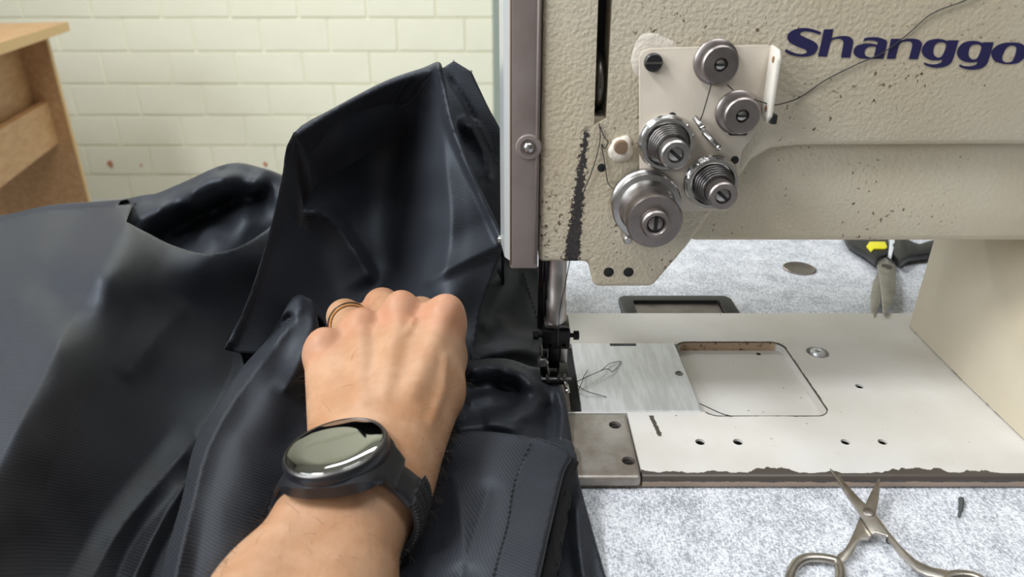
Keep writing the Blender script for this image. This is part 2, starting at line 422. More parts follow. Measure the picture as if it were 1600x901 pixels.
# slide plate
q = [Vector((SX0, SY0, 0)), Vector((SX1, SY0, 0)), Vector((SX1, SY1, 0)), Vector((SX0, SY1, 0))]
sp = boolean(prism_mesh('slide_plate', [v+Vector((0, 0, -.0015)) for v in q], (0, 0, .0021), .0003, 1), [
    prism_mesh('c', [Vector((x, y, -.01)) for x, y in rrect(onZ(953, 540).x, onZ(994, 540).x, onZ(970, 541.5).y, onZ(970, 537.5).y, .0006, 3)], (0, 0, .02))])
part('slide_plate', sp, M['plate'], 30)
part('thumb_notch', lathe_mesh('n', onZ(1061, 583, .0007), (0, 0, 1), [(.0026, -.0002), (.0023, .0003), (.0014, .0001), (0, -.0001)], 16), M['dark_steel'])
link('hook_cavity', box_mesh('hook_cavity', (SX0-.034, SY0+.0005, -.0034), (SX1, SY1-.0005, -.0030)), M['hole'], sm)
nx = onZ(889, 600).x
part('needle_plate', box_mesh('needle_plate', (SX0-.034, SY0+.0006, -.0030), (nx-.0008, SY1-.0006, .0003), .0004), M['dull_steel'])
# worn steel end plate with two countersunk screws
ep = box_mesh('end_plate', (-.029, BED_Y0-.0008, -.0064), (EPX-.0003, EPY-.0004, .0002), .0022, 4)
ep = boolean(ep, [cyl(onZ(961, 664), .0034, .0040), cyl(onZ(982, 720), .0034, .0040)])
part('end_plate', ep, M['endplate'], 30)
for px, py in ((961, 664), (982, 720)):
    s_ = part('screw', lathe_mesh('screw', onZ(px, py), (0, 0, 1), [(.0031, -.0036), (.0028, -.0016), (.0022, -.0014), (0, -.0012)], 20), M['dark_steel'])
    c = onZ(px, py)
    link('slot', box_mesh('slot', c+Vector((-.0019, -.0004, -.0014)), c+Vector((.0019, .0004, -.0009))), M['hole'], s_)
# column
PX = .2735
def sect(z, pts): return [Vector((x, y, z)) for x, y in pts]
bm = bmesh.new()
secs = [sect(0.0001, [(.42, .440), (PX, .440), (PX-.0022, .372), (PX-.002, .300), (.42, .300)]),
        sect(.045, [(.42, .440), (PX+.001, .440), (PX-.0012, .374), (PX+.006, .318), (.42, .318)]),
        sect(.098, [(.42, .440), (PX+.002, .440), (PX+.0035, .372), (PX+.022, .338), (.42, .338)]),
        sect(.112, [(.42, .440), (PX-.004, .440), (PX-.003, .372), (PX+.004, .338), (.42, .338)])]
rings = [[bm.verts.new(v) for v in s] for s in secs]
for A, B in zip(rings, rings[1:]):
    for i in range(5): bm.faces.new((A[i], A[(i+1) % 5], B[(i+1) % 5], B[i]))
bm.faces.new(rings[0][::-1]); bm.faces.new(rings[-1])
bmesh.ops.recalc_face_normals(bm, faces=bm.faces); bevel(bm, .0010, 2, 6)
part('column', bm_mesh(bm, 'column'), M['paint'], 60)
# head + arm: the upper casting, the set-back lower band, the bracket below the tensioners
ZT = .275
def XZ(pl, y=YF): return [onY(px, py, y) for px, py in pl]
zb = FY(880, 410).z; xl = FY(843, 300).x; xh = FY(919, 405).x
za = onY(1300, 378, YF+.006).z
up = [Vector((xl, YF, ZT)), Vector((xl, YF, zb)), Vector((xh, YF, zb))] + XZ([(928, 449), (1020, 449), (1074, 386), (1104, 345), (1150, 285), (1176, 250), (1205, 233), (1250, 228)]) + [Vector((.42, YF, onY(1600, 223, YF).z)), Vector((.42, YF, ZT))]
main = prism_mesh('arm', up, (0, .030, 0), .0028, 4)
# take-up slot through the front
sl = XZ([(929, 60), (951, 60), (948, 186), (928, 196)])
t0 = Vector((sl[0].x-.0005, YF, .30)); t1 = Vector((sl[1].x+.0005, YF, .30))
main = boolean(main, [prism_mesh('c', [p + Vector((0, -.02, 0)) for p in [t0, t1, sl[2], sl[3]]], (0, .045, 0))])
part('arm', main, M['paint'], 35)
headb = prism_mesh('arm_body', [Vector((xl, YF+.030, ZT)), Vector((xl, YF+.030, zb)), Vector((xh+.004, YF+.030, zb)), Vector((xh+.030, YF+.030, za+.01)), Vector((.42, YF+.030, za+.01)), Vector((.42, YF+.030, ZT))], (0, YB-YF-.030, 0), .003, 2)
part('arm_body', headb, M['paint'], 35)
low = XZ([(1076, 378), (1560, 378)], YF+.006); zl = onY(1400, 200, YF+.006).z
q = [low[0]+Vector((0, 0, 0)), Vector((.42, YF+.006, za)), Vector((.42, YF+.006, zl)), Vector((onY(1150, 200, YF+.006).x, YF+.006, zl)), Vector((low[0].x-.004, YF+.006, za+.03))]
part('lower_band', prism_mesh('lower_band', q, (0, YB-YF-.010, 0), .004, 4), M['paint'], 35)
link('slot_back', box_mesh('slot_back', (sl[3].x-.002, YF+.022, sl[3].z-.004), (sl[1].x+.004, YF+.029, ZT-.005)), M['hole'], sm)
p = FY(938, 130, YF+.004)
lv = part('take_up_lever', tube_mesh('lever', catmull([p+Vector((0, .02, .012)), p+Vector((0, .005, .008)), p, p+Vector((0, .003, -.008)), p+Vector((0, .012, -.012))], 5), .0018, 10), M['dark_steel'], 180)
part('slot_lip', box_mesh('slot_lip', (sl[3].x+.0002, YF+.004, sl[3].z+.0002), (sl[2].x-.0002, YF+.014, sl[3].z+.0030), .0004), M['enamel'])
# bracket holes
for px in (951, 982):
    part('screw_hole', lathe_mesh('h', FY(px, 425, YF), (0, -1, 0), [(0, .0002), (.0021, .0003), (.0026, .0001), (.0028, -.001)], 18), M['hole'])
# face plate, domed to the left
zf = FY(820, 418).z; xf0 = FY(797, 300).x; 
prof = [(xl-.0004, YF-.0015), (xf0+.0006, YF-.0015), (xf0, YF+.0005), (xf0, YF+.0040), (xl-.0004, YF+.0040)]
fpo = part('face_plate', prism_mesh('face_plate', [Vector((x, y, zf)) for x, y in prof], (0, 0, ZT-zf), .0008, 3, 40), M['face'], 40)
prof = [(xl-.0004, YF+.0042), (xf0+.0002, YF+.0042), (xf0-.0030, YF+.010), (xf0-.0052, YF+.030), (xf0-.0055, YF+.055), (xf0-.003, YF+.080), (xf0+.002, YB), (xl-.0004, YB)]
part('face_cover', prism_mesh('face_cover', [Vector((x, y, zf+.001)) for x, y in prof], (0, 0, ZT-zf-.001), .0012, 3, 12), NB('cover_lit_grey').set(Base_Color=lin(176, 178, 178), Roughness=.25), 60)  # lighter grey than the face plate: light from the left put into the colour
xr = FY(838, 300).x
link('ridge', tube_mesh('ridge', [Vector((xr, YF-.0015, zf+.003)), Vector((xr, YF-.0015, ZT-.002))], .0008, 8), M['face'], fpo, 180)
rim = [Vector((xf0+.0002, YF-.0012, zf+.002)), Vector((xf0+.0002, YF-.0012, ZT))]
link('worn_edge', tube_mesh('worn_edge', rim, .00040, 6), NB('bare_edge').set(Base_Color=lin(150, 124, 96), Roughness=.5), fpo, 180)
p = FY(826, 230, YF-.0015)
link('screw_seat', lathe_mesh('seat', p, (0, -1, 0), [(.0062, 0), (.0056, .0009), (.0040, .0010), (.0036, .0004), (0, .0004)], 28), M['face'], fpo, 40)
s_ = link('screw', lathe_mesh('screw', p, (0, -1, 0), [(.0028, .0003), (.0028, .0012), (.0018, .0024), (0, .0028)], 20), M['steel'], fpo, 50)
pin = onY(787, 375, YF+.030)
part('thumb_screw', lathe_mesh('pin', Vector((xf0-.004, YF+.03, pin.z)), (-1, 0, 0), [(.0016, 0), (.0016, .0010), (.0026, .0011), (.0026, .0026), (.0020, .0031), (0, .0031)], 18), M['chrome'])
# presser bar, needle bar, clamp and foot
NX, NY = onZ(872, 598, .002).x, onZ(872, 598, .002).y
bar_y = NY
bx = onY(868, 470, bar_y).x
zc = onY(870, 520, bar_y).z; zm = onY(870, 470, bar_y).z
part('presser_bar', lathe_mesh('bar', Vector((bx+.0006, bar_y, zc)), (0, 0, 1), [(0, 0), (.0058, 0), (.0058, zm-zc), (.0052, zm-zc+.001), (.0052, zb-zc+.02), (0, zb-zc+.02)], 28), M['steel'])
part('needle_bar', lathe_mesh('bar2', Vector((bx-.0068, bar_y+.007, zc)), (0, 0, 1), [(0, 0), (.0030, 0), (.0030, zb-zc+.02), (0, zb-zc+.02)], 18), M['blued'])
part('bar_guide', box_mesh('guide', (bx-.0075, bar_y-.001, onY(858, 440, bar_y).z), (bx-.0045, bar_y+.006, zb+.004), .0006), M['blued'])
z0, z1 = onY(870, 546, bar_y-.008).z, onY(870, 517, bar_y-.008).z
x0, x1 = onY(848, 530, bar_y-.008).x, onY(891, 530, bar_y-.008).x
part('foot_clamp', boolean(box_mesh('clamp', (x0, bar_y-.008, z0), (x1, bar_y+.008, z1), .0010, 2), [lathe_mesh('c', Vector((x, bar_y-.012, z0+.003)), (0, 1, 0), [(0, 0), (.0011, 0), (.0011, .006), (0, .006)], 12) for x in (x0+.0042, x1-.0035)]), M['blued'])
part('clamp_cap', box_mesh('cap', (x0+.001, bar_y-.006, z1), (x1-.0005, bar_y+.007, z1+.0028), .0006), M['dark_steel'])
for s, xx in ((1, x1), (-1, x0)):
    zz = (z0+z1)/2+.0006
    part('clamp_screw', lathe_mesh('cs', Vector((xx, bar_y-.003, zz)), (s, 0, 0), [(.0013, -.001), (.0013, .0022), (.0027, .0023), (.0027, .0050), (.0022, .0054), (0, .0054)], 16), M['blued'])
zt = onY(870, 590, bar_y-.009).z; zt = max(zt, .0045)
part('foot_shank', box_mesh('shank', (x0+.004, bar_y-.004, zt+.003), (x0+.0105, bar_y+.004, z0-.0002), .0008), M['blued'])
part('needle_clamp', box_mesh('nclamp', (x0+.0105, bar_y-.005, z0-.011), (x1-.001, bar_y+.003, z0-.001), .0008), M['steel'])
part('hinge_screw', lathe_mesh('hs', Vector((x0+.0005, bar_y-.008, z0-.008)), (0, -1, 0), [(.0032, -.003), (.0032, .0012), (.0024, .0018), (0, .0018)], 6), M['steel'])
part('foot_guard', box_mesh('guard', (x0-.001, bar_y-.009, zt+.001), (x0+.0028, bar_y+.005, z0-.004), .0008), M['blued'])
part('presser_foot', box_mesh('foot', (x0+.001, bar_y-.0135, zt-.0022), (x1+.0004, bar_y+.012, zt+.0004), .0010), M['blued'])
part('foot_rod', lathe_mesh('rod', Vector((x0-.0005, bar_y-.0130, zt+.0016)), (1, 0, 0), [(0, 0), (.0013, 0), (.0013, x1-x0+.0015), (0, x1-x0+.0015)], 12), M['dark_steel'])
for xx in (x0+.0030, x0+.0095, x1-.0030):
    part('foot_bracket', box_mesh('fb', (xx-.0011, bar_y-.0142, zt-.0005), (xx+.0011, bar_y-.0110, zt+.0042), .0006), M['dark_steel'])
part('needle', lathe_mesh('needle', Vector(((x0+x1)/2+.002, bar_y-.001, -.002)), (0, 0, 1), [(0, 0), (.0007, .002), (.0007, z0), (0, z0)], 10), M['chrome'])
part('foot_toe', tube_mesh('toe', catmull([Vector((x1-.0025, bar_y-.013, zt)), Vector((x1-.0018, bar_y-.018, zt-.0010)), Vector((x1-.0018, bar_y-.023, zt-.0004))], 5), .0014, 10), M['chrome'], 180)
# tension plate
YP = YF - .0045
def TP(px, py, y=YP): return onY(px, py, y)
pl = [(1016, 76), (1200, 70), (1208, 74), (1207, 82), (1185, 200), (1160, 236), (1150, 290), (1135, 330), (1010, 330), (1000, 300), (999, 90), (1004, 80)]
tp = prism_mesh('tension_plate', [TP(*p) for p in pl], (0, .0022, 0), .0005, 2)
tpo = part('tension_plate', tp, M['enamel'], 35)
# bent lip at its right
q = [TP(1197, 72), TP(1212, 76), TP(1216, 90), TP(1217, 178), TP(1212, 184), TP(1203, 189), TP(1197, 180), TP(1188, 110)]
yl = YP - .010
lip = [TP(1203, 71), TP(1213, 80), TP(1216, 95)]
bm = bmesh.new()
xL = TP(1200, 100).x
prism(bm, [Vector((xL, YP+.0010, TP(1200, 70).z)), Vector((xL, YP-.008, TP(1200, 72).z-.0005)), Vector((xL, YP-.0105, TP(1200, 80).z-.002)), Vector((xL, YP-.0105, TP(1200, 175).z)), Vector((xL, YP-.007, TP(1200, 187).z)), Vector((xL, YP+.0010, TP(1200, 178).z))], (.0020, 0, 0))
bmesh.ops.recalc_face_normals(bm, faces=bm.faces); bevel(bm, .0007, 2)
link('bent_lip', bm_mesh(bm, 'lip'), M['lip'], tpo, 35)
for zz in (90, 165):
    c = TP(1200, zz); link('thread_hole', lathe_mesh('th', Vector((xL-.0001, YP-.006, c.z)), (-1, 0, 0), [(.0015, 0), (.0009, .0002), (0, .0001)], 12), NB('rust').set(Base_Color=lin(128, 92, 58), Roughness=.7), tpo)
c = TP(1212, 180); link('lip_pad', box_mesh('pad', (xL+.0018, YP-.0100, c.z-.002), (xL+.0044, YP-.004, c.z+.0022), .0004), M['black'], tpo)
# weld lumps of filler round the plate corner and boss
def lump(name, px, py, y, r, seed, flat=.45):
    from mathutils import noise as mn
    bm = bmesh.new(); bmesh.ops.create_icosphere(bm, subdivisions=4, radius=r); c = onY(px, py, y)
    for v in bm.verts:
        k = 1 + .30*mn.noise(v.co*(1.0/r) + Vector((seed, 0, 0))) + .06*mn.noise(v.co*(4/r)); v.co *= k; v.co.y *= flat; v.co += c
    return part(name, bm_mesh(bm, name), M['filler'], 180)
nf = NB('white_filler'); nf.bump(nf.noise(500, 3, .6), .5, .001); M['filler'] = nf.set(Base_Color=lin(212, 203, 190), Roughness=.6)
lump('filler_lump', 1022, 84, YF+.001, .0115, 3, .16)
lump('filler_lump', 970, 232, YF, .0058, 5, .7)
c = onY(971, 231, YF-.005)
part('sunk_screw', lathe_mesh('ss', c, (0, -1, 0), [(.0034, -.002), (.0030, .0004), (0, .0006)], 16), NB('rusty').set(Base_Color=lin(120, 98, 76), Roughness=.7))
part('screw_hole', lathe_mesh('h', FY(940, 262), (0, -1, 0), [(0, .0002), (.0016, .0003), (.002, .0001), (.0022, -.001)], 14), M['hole'])
for px, py, r in ((1050, 182, .0018), (1148, 250, .0018)):
    link('screw_hole', lathe_mesh('h', TP(px, py), (0, -1, 0), [(0, .0002), (r, .0003), (r*1.2, -.0004)], 14), M['hole'], tpo)
def knob(name, px, py, prof, mat, seg=40, y=YP, smooth=35, parent=None):
    return part(name, lathe_mesh(name, onY(px, py, y), (0, -1, 0), prof, seg), mat, smooth, parent)
def slotted(px, py, h, r, parent, ang, y=YP, mat='steel'):      # bright slotted stud seen in the bore
    c = onY(px, py, y) + Vector((0, -h, 0))
    s = link('stud', lathe_mesh('stud', c, (0, -1, 0), [(0, -.003), (r, -.003), (r, -.0003), (r*.7, 0), (0, .0001)], 20), M[mat], parent, 40)
    bm = bmesh.new(); box(bm, (-r*1.02, -.0004, -r*.26), (r*1.02, .0012, r*.26))
    bmesh.ops.rotate(bm, verts=bm.verts, cent=(0, 0, 0), matrix=Matrix.Rotation(ang, 3, 'Y')); bmesh.ops.translate(bm, verts=bm.verts, vec=c)
    link('slot', bm_mesh(bm, 'slot'), M['hole'], parent)
k = knob('plate_screw', 1020, 97, [(0, -.002), (.0040, -.002), (.0040, .0022), (.0034, .0028), (0, .0028)], M['black'], 24)
bm = bmesh.new(); box(bm, (-.0040, -.0004, -.0004), (.0040, .0004, .0004)); bmesh.ops.translate(bm, verts=bm.verts, vec=TP(1020, 97)+Vector((0, -.0027, 0))); link('slot', bm_mesh(bm, 's'), M['dull_steel'], k)
# two thread rollers
for (px, py) in ((1117, 96), (1150, 174)):
    k = knob('thread_roller', px, py, [(0, .0), (.0092, .0), (.0098, .0008), (.0098, .0022), (.0090, .0030), (.0062, .0036), (.0058, .0062), (.0072, .0072), (.0080, .0080), (.0080, .0100), (.0074, .0106), (.0030, .0106), (.0028, .0100), (.0026, .0070), (0, .0070)], M['dull_steel'])
    slotted(px, py, .0098, .0021, k, 0, mat='steel')
c = TP(1155, 206); part('roller_stop', box_mesh('stop', c+Vector((-.005, -.001, -.0018)), c+Vector((.004, .003, .0018)), .0012), M['blued'])
# two small tensioners with springs
def tensioner(px, py, mat, kn):
    k = knob('tension_disc', px, py, [(0, 0), (.0115, 0), (.0126, .0006), (.0130, .0014), (.0124, .0022), (.0112, .0024), (.0118, .0030), (.0124, .0038), (.0118, .0046), (.0104, .0046), (.0095, .0038), (.0060, .0036), (0, .0036)], M['chrome'])
    c = onY(px, py, YP); path = []
    for i in range(0, 5*16+1):
        a = 2*math.pi*i/16; r = .0088 - .0022*i/80
        path.append(c + Vector((r*math.cos(a), -.0050 - .0100*i/80, r*math.sin(a))))
    part('tension_spring', tube_mesh('spring', path, .0009, 8), M['dark_steel'], 180, k)
    bm = bmesh.new(); lathe(bm, c, (0, -1, 0), [(0, .0060), (.0052, .0060), (.0056, .0120), (.0060, .0130), (.0064, .0210), (.0064, .0228), (.0058, .0234), (.0036, .0234), (.0034, .0226), (.0034, .0190), (0, .0190)], 40)
    part('tension_knob', bm_mesh(bm, 'knob'), M[kn], 35, k)
    slotted(px, py, .0222, .0030, k, .7)
tensioner(1040, 222, 'chrome', 'steel'); tensioner(1110, 283, 'chrome', 'dull_steel')
# check-spring tensioner, the largest
px, py = 1005, 312
k = knob('check_spring_base', px, py, [(0, -.002), (.0150, -.002), (.0158, .0006), (.0158, .0040), (.0150, .0048), (.0135, .0050), (.0146, .0060), (.0152, .0068), (.0146, .0078), (.0158, .0086), (.0162, .0098), (.0156, .0110), (.0132, .0116), (.0126, .0126), (.0120, .0170), (0, .0170)], M['steel'], 48)
kk = knob('tension_knob', px, py, [(.0110, .0165), (.0118, .0190), (.0122, .0222), (.0124, .0300), (.0118, .0312), (.0064, .0312), (.0062, .0318), (.0064, .0342), (.0058, .0350), (.0044, .0350), (.0038, .0342), (.0034, .0300), (0, .0300)], M['dull_steel'], 48, parent=k)
slotted(px, py, .0336, .0032, k, math.pi/2, mat='dull_steel')
c = onY(px, py, YP)
part('check_spring', tube_mesh('cks', [c+Vector((.0140*math.cos(a), -.0050, .0140*math.sin(a))) for a in [math.radians(20+i*11) for i in range(18)]], .0008, 8), M['chrome'], 180, k)
part('spring_stop', lathe_mesh('st', TP(978, 368, YF-.004), (0, -1, 0), [(.0022, -.004), (.0022, .006), (.0016, .0068), (0, .0068)], 14), M['steel'])
# pin thread guides
for a, b in (((1086, 184), (1097, 199)), ((1100, 207), (1122, 230))):
    pa, pb = TP(*a, YP-.001), TP(*b, YP-.005)
    part('thread_guide', tube_mesh('tg', catmull([pa, (pa+pb)/2+Vector((0, -.002, 0)), pb], 4), .0013, 10), M['steel'], 180)
    part('guide_tip', lathe_mesh('tip', pb, (0, -1, 0), [(.0015, -.001), (.0015, .001), (.0008, .0018), (0, .002)], 12), M['chrome'], 50)

# lettering: outlines of the painted letters, in eighths of a pixel
LET = [
 (1220, [[(500,160,1),(420,130),(300,108),(180,125),(100,175),(80,230),(110,290),(200,340),(290,375),(325,405),(300,428),(220,432),(130,405),(65,370,1),(50,405,1),(120,445),(220,465),(330,465),(420,430),(460,360),(450,310),(390,265),(300,225),(245,195),(245,170),(300,152),(400,165),(490,195,1)]]),
 (1220, [[(540,125,1),(655,125,1),(635,235,1),(700,218),(790,207),(860,220),(900,265),(900,310),(865,480,1),(750,480,1),(778,330),(780,280),(750,250),(690,245),(640,262),(615,310),(575,468,1),(465,465,1)]]),
 (1220, [[(1045,235,1),(1120,224),(1220,227),(1300,255),(1325,300),(1280,495,1),(1100,492),(980,485),(915,440),(910,385),(950,330),(1050,303),(1130,303),(1205,318,1),(1208,290),(1170,270),(1100,264),(1030,270,1)], [(1190,345,1),(1130,340),(1070,360),(1045,410),(1060,455),(1110,475),(1160,475,1)]]),
 (1400, [[(-65,243,1),(60,243,1),(55,266,1),(120,247),(200,242),(280,257),(320,300),(315,350),(270,500,1),(158,500,1),(198,350),(198,305),(170,278),(110,278),(50,303),(22,370),(-10,495,1),(-115,495,1)]]),
 (1400, [[(780,262,1),(720,470),(680,550),(600,595),(480,605),(390,585),(345,560,1),(355,540,1),(420,560),(500,560),(560,540),(578,505,1),(500,515),(420,505),(350,465),(320,400),(340,330),(400,270),(500,245),(580,250),(640,272,1),(650,262,1)], [(540,290),(490,315),(465,380),(470,440),(510,475),(560,470),(595,420),(625,330),(600,295)]]),
 (1400, [[(1420,290),(1300,310),(1215,370),(1190,440),(1230,520),(1330,555),(1420,560),(1520,545),(1600,480),(1625,400),(1600,330),(1530,295)], [(1430,330),(1370,370),(1325,470),(1340,525),(1400,540),(1460,510),(1500,400),(1495,345)]])]
def shift(L, dx, dy): return (L[0], [[(p[0]+dx, p[1]+dy, *p[2:]) for p in s] for s in L[1]])
LET = LET[:5] + [shift(LET[4], 440, 25), LET[5], shift(LET[3], 1712, 70), shift(LET[4], 1712, 85)]
inkm = NB('navy_ink').set(Base_Color=lin(34, 30, 72), Roughness=.45)
def letter(L):
    cu = D.curves.new('letter', 'CURVE'); cu.dimensions = '2D'; cu.fill_mode = 'BOTH'; cu.extrude = .00012
    for s in L[1]:
        pts = []; n = len(s)
        for i in range(n):
            p0, p1, p2, p3 = s[i-1], s[i], s[(i+1) % n], s[(i+2) % n]
            v = lambda p: Vector((p[0], p[1], 0))
            c1, c2 = len(p1) > 2, len(p2) > 2
            a, b = v(p1), v(p2)
            ta = (b-a) if c1 else (b-v(p0))/2; tb = (b-a) if c2 else (v(p3)-a)/2
            if c1 and c2: pts.append(a); continue
            for k in range(5):
                t = k/5; h = 2*t**3-3*t*t+1, t**3-2*t*t+t, -2*t**3+3*t*t, t**3-t*t
                pts.append(a*h[0] + ta*h[1] + b*h[2] + tb*h[3])
        sp = cu.splines.new('POLY'); sp.use_cyclic_u = True; sp.points.add(len(pts)-1)
        for q, p in zip(sp.points, pts):
            w = onY(L[0]+p.x/8, 30+p.y/8, YF); q.co = (w.x, w.z, 0, 1)
    ob = D.objects.new('tmp', cu); COL.objects.link(ob)
    dg = bpy.context.evaluated_depsgraph_get(); dg.update()
    me = D.meshes.new_from_object(ob.evaluated_get(dg)); D.objects.remove(ob)
    me.transform(Matrix(((1, 0, 0, 0), (0, 0, 1, YF-.00012), (0, 1, 0, 0), (0, 0, 0, 1)))); me.materials.clear()
    return me
for L in LET: part('letter', letter(L), inkm, None)

# ------------------------------------------------------------------ things on the table
# rimmed hinge plate behind the bed
hp = thing('hinge_plate', 'black plastic rimmed metal plate let into the table behind the machine bed', 'plate', onZ(1057, 480, TZ))
x0, x1 = onZ(968, 482, TZ).x, onZ(1147, 482, TZ).x; y0, y1 = BED_Y1+.0012, onZ(1057, 461, TZ+.004).y
out = [Vector((x, y, TZ)) for x, y in rrect(x0, x1, y0-.0, y1, .007, 6)]
inn = [Vector((x, y, TZ-.01)) for x, y in rrect(x0+.0105, x1-.0105, y0-.01, y1-.009, .002, 4)]
link('rim', boolean(prism_mesh('rim', out, (0, 0, .0042), .0012, 3), [prism_mesh('c', inn, (0, 0, .03))]), M['black'], hp, 35)
link('metal_insert', box_mesh('insert', (x0+.011, y0+.0004, TZ), (x1-.011, y1-.0095, TZ+.0018), .0004), M['dull_steel'], hp)
p = onZ(1249, 420, TZ); rx = .5*(onZ(1274, 420, TZ).x - onZ(1224, 420, TZ).x)
tag(link('table_grommet', lathe_mesh('cap', p, (0, 0, 1), [(rx, 0), (rx, .0009), (rx*.93, .0014), (rx*.86, .0010), (0, .0012)], 40), M['dull_steel'], None, 35), 'round dull steel cap on the table behind the machine bed', 'cap')

def plpoly(pts, org, sc, p0, n, thick):
    return [onPl(org[0]+x/sc, org[1]+y/sc, p0, n) for x, y in pts], n*thick
# small steel scissors in front
tipP = onZ(1297, 741, .0014); hndP = onZ(1290, 900, TZ+.0010)
vx = Vector((1, 0, 0)); vy = (Vector((0, tipP.y, tipP.z)) - Vector((0, hndP.y, hndP.z))).normalized(); pn = vx.cross(vy)
if pn.z < 0: pn = -pn
S7 = ((1220, 730), 5.27)
mwarm = mat_metal('scissor_steel', (.50, .46, .41), .30, .2, 120)
ss = thing('small_scissors', 'small open all-steel scissors lying across the front edge of the machine bed', 'scissors', onPl(1354, 809, hndP, pn))
def sc_part(name, pts, off, thick, bev, mat, parent, S=S7, base=hndP, n=pn):
    q = [onPl(S[0][0]+x/S[1], S[0][1]+y/S[1], base, n) + n*off for x, y in pts]
    return link(name, prism_mesh(name, q, n*thick, bev, 2), mat, parent, 35)
B = [(808,95),(812,160),(800,280),(776,400),(760,480),(738,590),(718,606),(642,608),(625,650),(590,720),(535,782),(470,812),(440,770),(462,730),(510,700),(552,636),(602,528),(636,440),(682,330),(760,170)]
A = [(388,42),(440,85),(530,180),(620,280),(690,350),(775,435),(875,575),(985,705),(1090,800),(1200,855),(1370,890),(1420,930),(1330,960),(1180,930),(1105,890),(1050,840),(950,740),(866,630),(858,606),(765,578),(742,584),(640,430),(540,280),(455,150)]
hb = sc_part('lower_half', B, .0002, .0016, .0004, mwarm, ss)
ha = sc_part('upper_half', A, .0020, .0018, .0005, mwarm, ss)
def loop(pts, off, r, name, parent, S=S7, base=hndP, n=pn, mat=mwarm, flat=.8):
    q = catmull([onPl(S[0][0]+x/S[1], S[0][1]+y/S[1], base, n) + n*off for x, y in pts], 6, True)
    return link(name, tube_mesh(name, q, r, 10, True, n, flat), mat, parent, 180)
loop([(455,790),(380,765),(290,755),(195,762),(125,805),(80,880),(70,960),(110,1050),(200,1100),(310,1090),(410,1030),(475,940),(482,860)], .0014, .0021, 'finger_loop', hb)
loop([(1400,915),(1480,910),(1570,925),(1650,970),(1690,1040),(1660,1120),(1570,1160),(1470,1140),(1390,1080),(1350,1000),(1355,940)], .0026, .0021, 'finger_loop', ha)
pc = onPl(1220+705/5.27, 730+412/5.27, hndP, pn)
link('pivot_screw', lathe_mesh('pivot', pc, pn, [(.0026, .0034), (.0026, .0040), (.0020, .0044), (0, .0044)], 20), M['dull_steel'], ss, 40)

# black-handled shears behind the bed, tips resting on it
S6 = ((1300, 370), 6.933)
tp_ = onZ(1366, 494, .0016); bp_ = onZ(1390, 400, TZ+.0045)
vy = (Vector((0, bp_.y, bp_.z)) - Vector((0, tp_.y, tp_.z))).normalized(); pn2 = vx.cross(vy)
if pn2.z < 0: pn2 = -pn2
fs = thing('shears', 'shears with black handles and a yellow patch lying behind the machine bed', 'scissors', onPl(1385, 420, bp_, pn2))
def sp2(name, pts, off, thick, bev, mat, parent=None): return sc_part(name, pts, off, thick, bev, mat, parent or fs, S6, bp_, pn2)
bsteel = mat_metal('shear_steel', (.58, .55, .51), .36, .25, 120)
sp2('blade', [(490,390),(450,480),(415,640),(420,800),(460,858),(525,720),(535,600),(560,420),(560,300)], -.0018, .0016, .0004, bsteel)
sp2('blade', [(475,285),(520,255),(575,240),(620,270),(690,330),(692,420),(690,620),(640,760),(570,855),(548,840),(530,640),(500,400)], .0002, .0018, .0005, bsteel)
hl = sp2('handle', [(130,60),(155,112),(250,170),(350,230),(432,290),(468,322),(492,270),(575,238),(600,190),(598,60),(596,-40),(470,-60),(330,-50),(180,-60),(90,-40)], -.0004, .0062, .0020, M['black'])
hr = sp2('handle', [(665,60),(650,180),(650,250),(690,290),(722,345),(758,318),(835,268),(960,250),(1100,236),(1250,180),(1420,60),(1300,-20),(1150,60),(1060,100),(930,135),(830,100),(770,50),(740,-20),(680,-20)], -.0004, .0062, .0018, M['black'])
loop([(1250,40),(1150,-10),(1060,-40),(960,-50),(850,-30),(780,0),(760,40),(830,100),(930,135),(1060,100)], .0030, .0024, 'finger_loop', hr, S6, bp_, pn2, M['black'])
sp2('grip_patch', [(355,180),(390,130),(560,130),(582,190),(560,206),(440,206),(405,242)], .0058, .0012, .0004, M['yellow'], hl)
sp2('latch', [(612,60),(668,60),(665,130),(642,150),(655,182),(630,282),(596,258),(604,180),(612,120)], .0030, .0030, .0005, M['whiteplastic'])
pc = onPl(1300+588/6.933, 370+345/6.933, bp_, pn2)
link('pivot_screw', lathe_mesh('piv', pc, pn2, [(.0042, .0018), (.0040, .0026), (.0030, .0022), (0, .0026)], 24), M['dark_steel'], fs, 40)

# threads
def thread(pts, r=.00028, n=6): return tube_mesh('thread', catmull(pts, n), r, 5)
tag(link('sewing_thread', thread([onY(px, py, y) for px, py, y in [(1112, 130, YP-.004), (1098, 178, YP-.004), (1092, 190, YP-.005)]]), M['thread']), 'dark thread running down from the upper roller to the pin guide', 'thread')
tag(link('sewing_thread', thread([onY(px, py, y) for px, py, y in [(1136, 132, YP-.005), (1146, 141, YP-.006)]]), M['thread']), 'short dark thread between the two rollers', 'thread')
tag(link('sewing_thread', thread([onY(px, py, y) for px, py, y in [(1178, 155, YP-.006), (1203, 163, YP-.006), (1217, 163, YP-.004), (1250, 152, YF-.001), (1290, 125, YF-.0008), (1340, 100, YF-.0008), (1380, 82, YF-.0008), (1420, 52, YF-.0008), (1455, 22, YF-.0008), (1500, 4, YF-.0008), (1540, -12, YF-.0008)]]), M['thread']), 'long dark thread trailing over the lettering from the lower roller', 'thread')
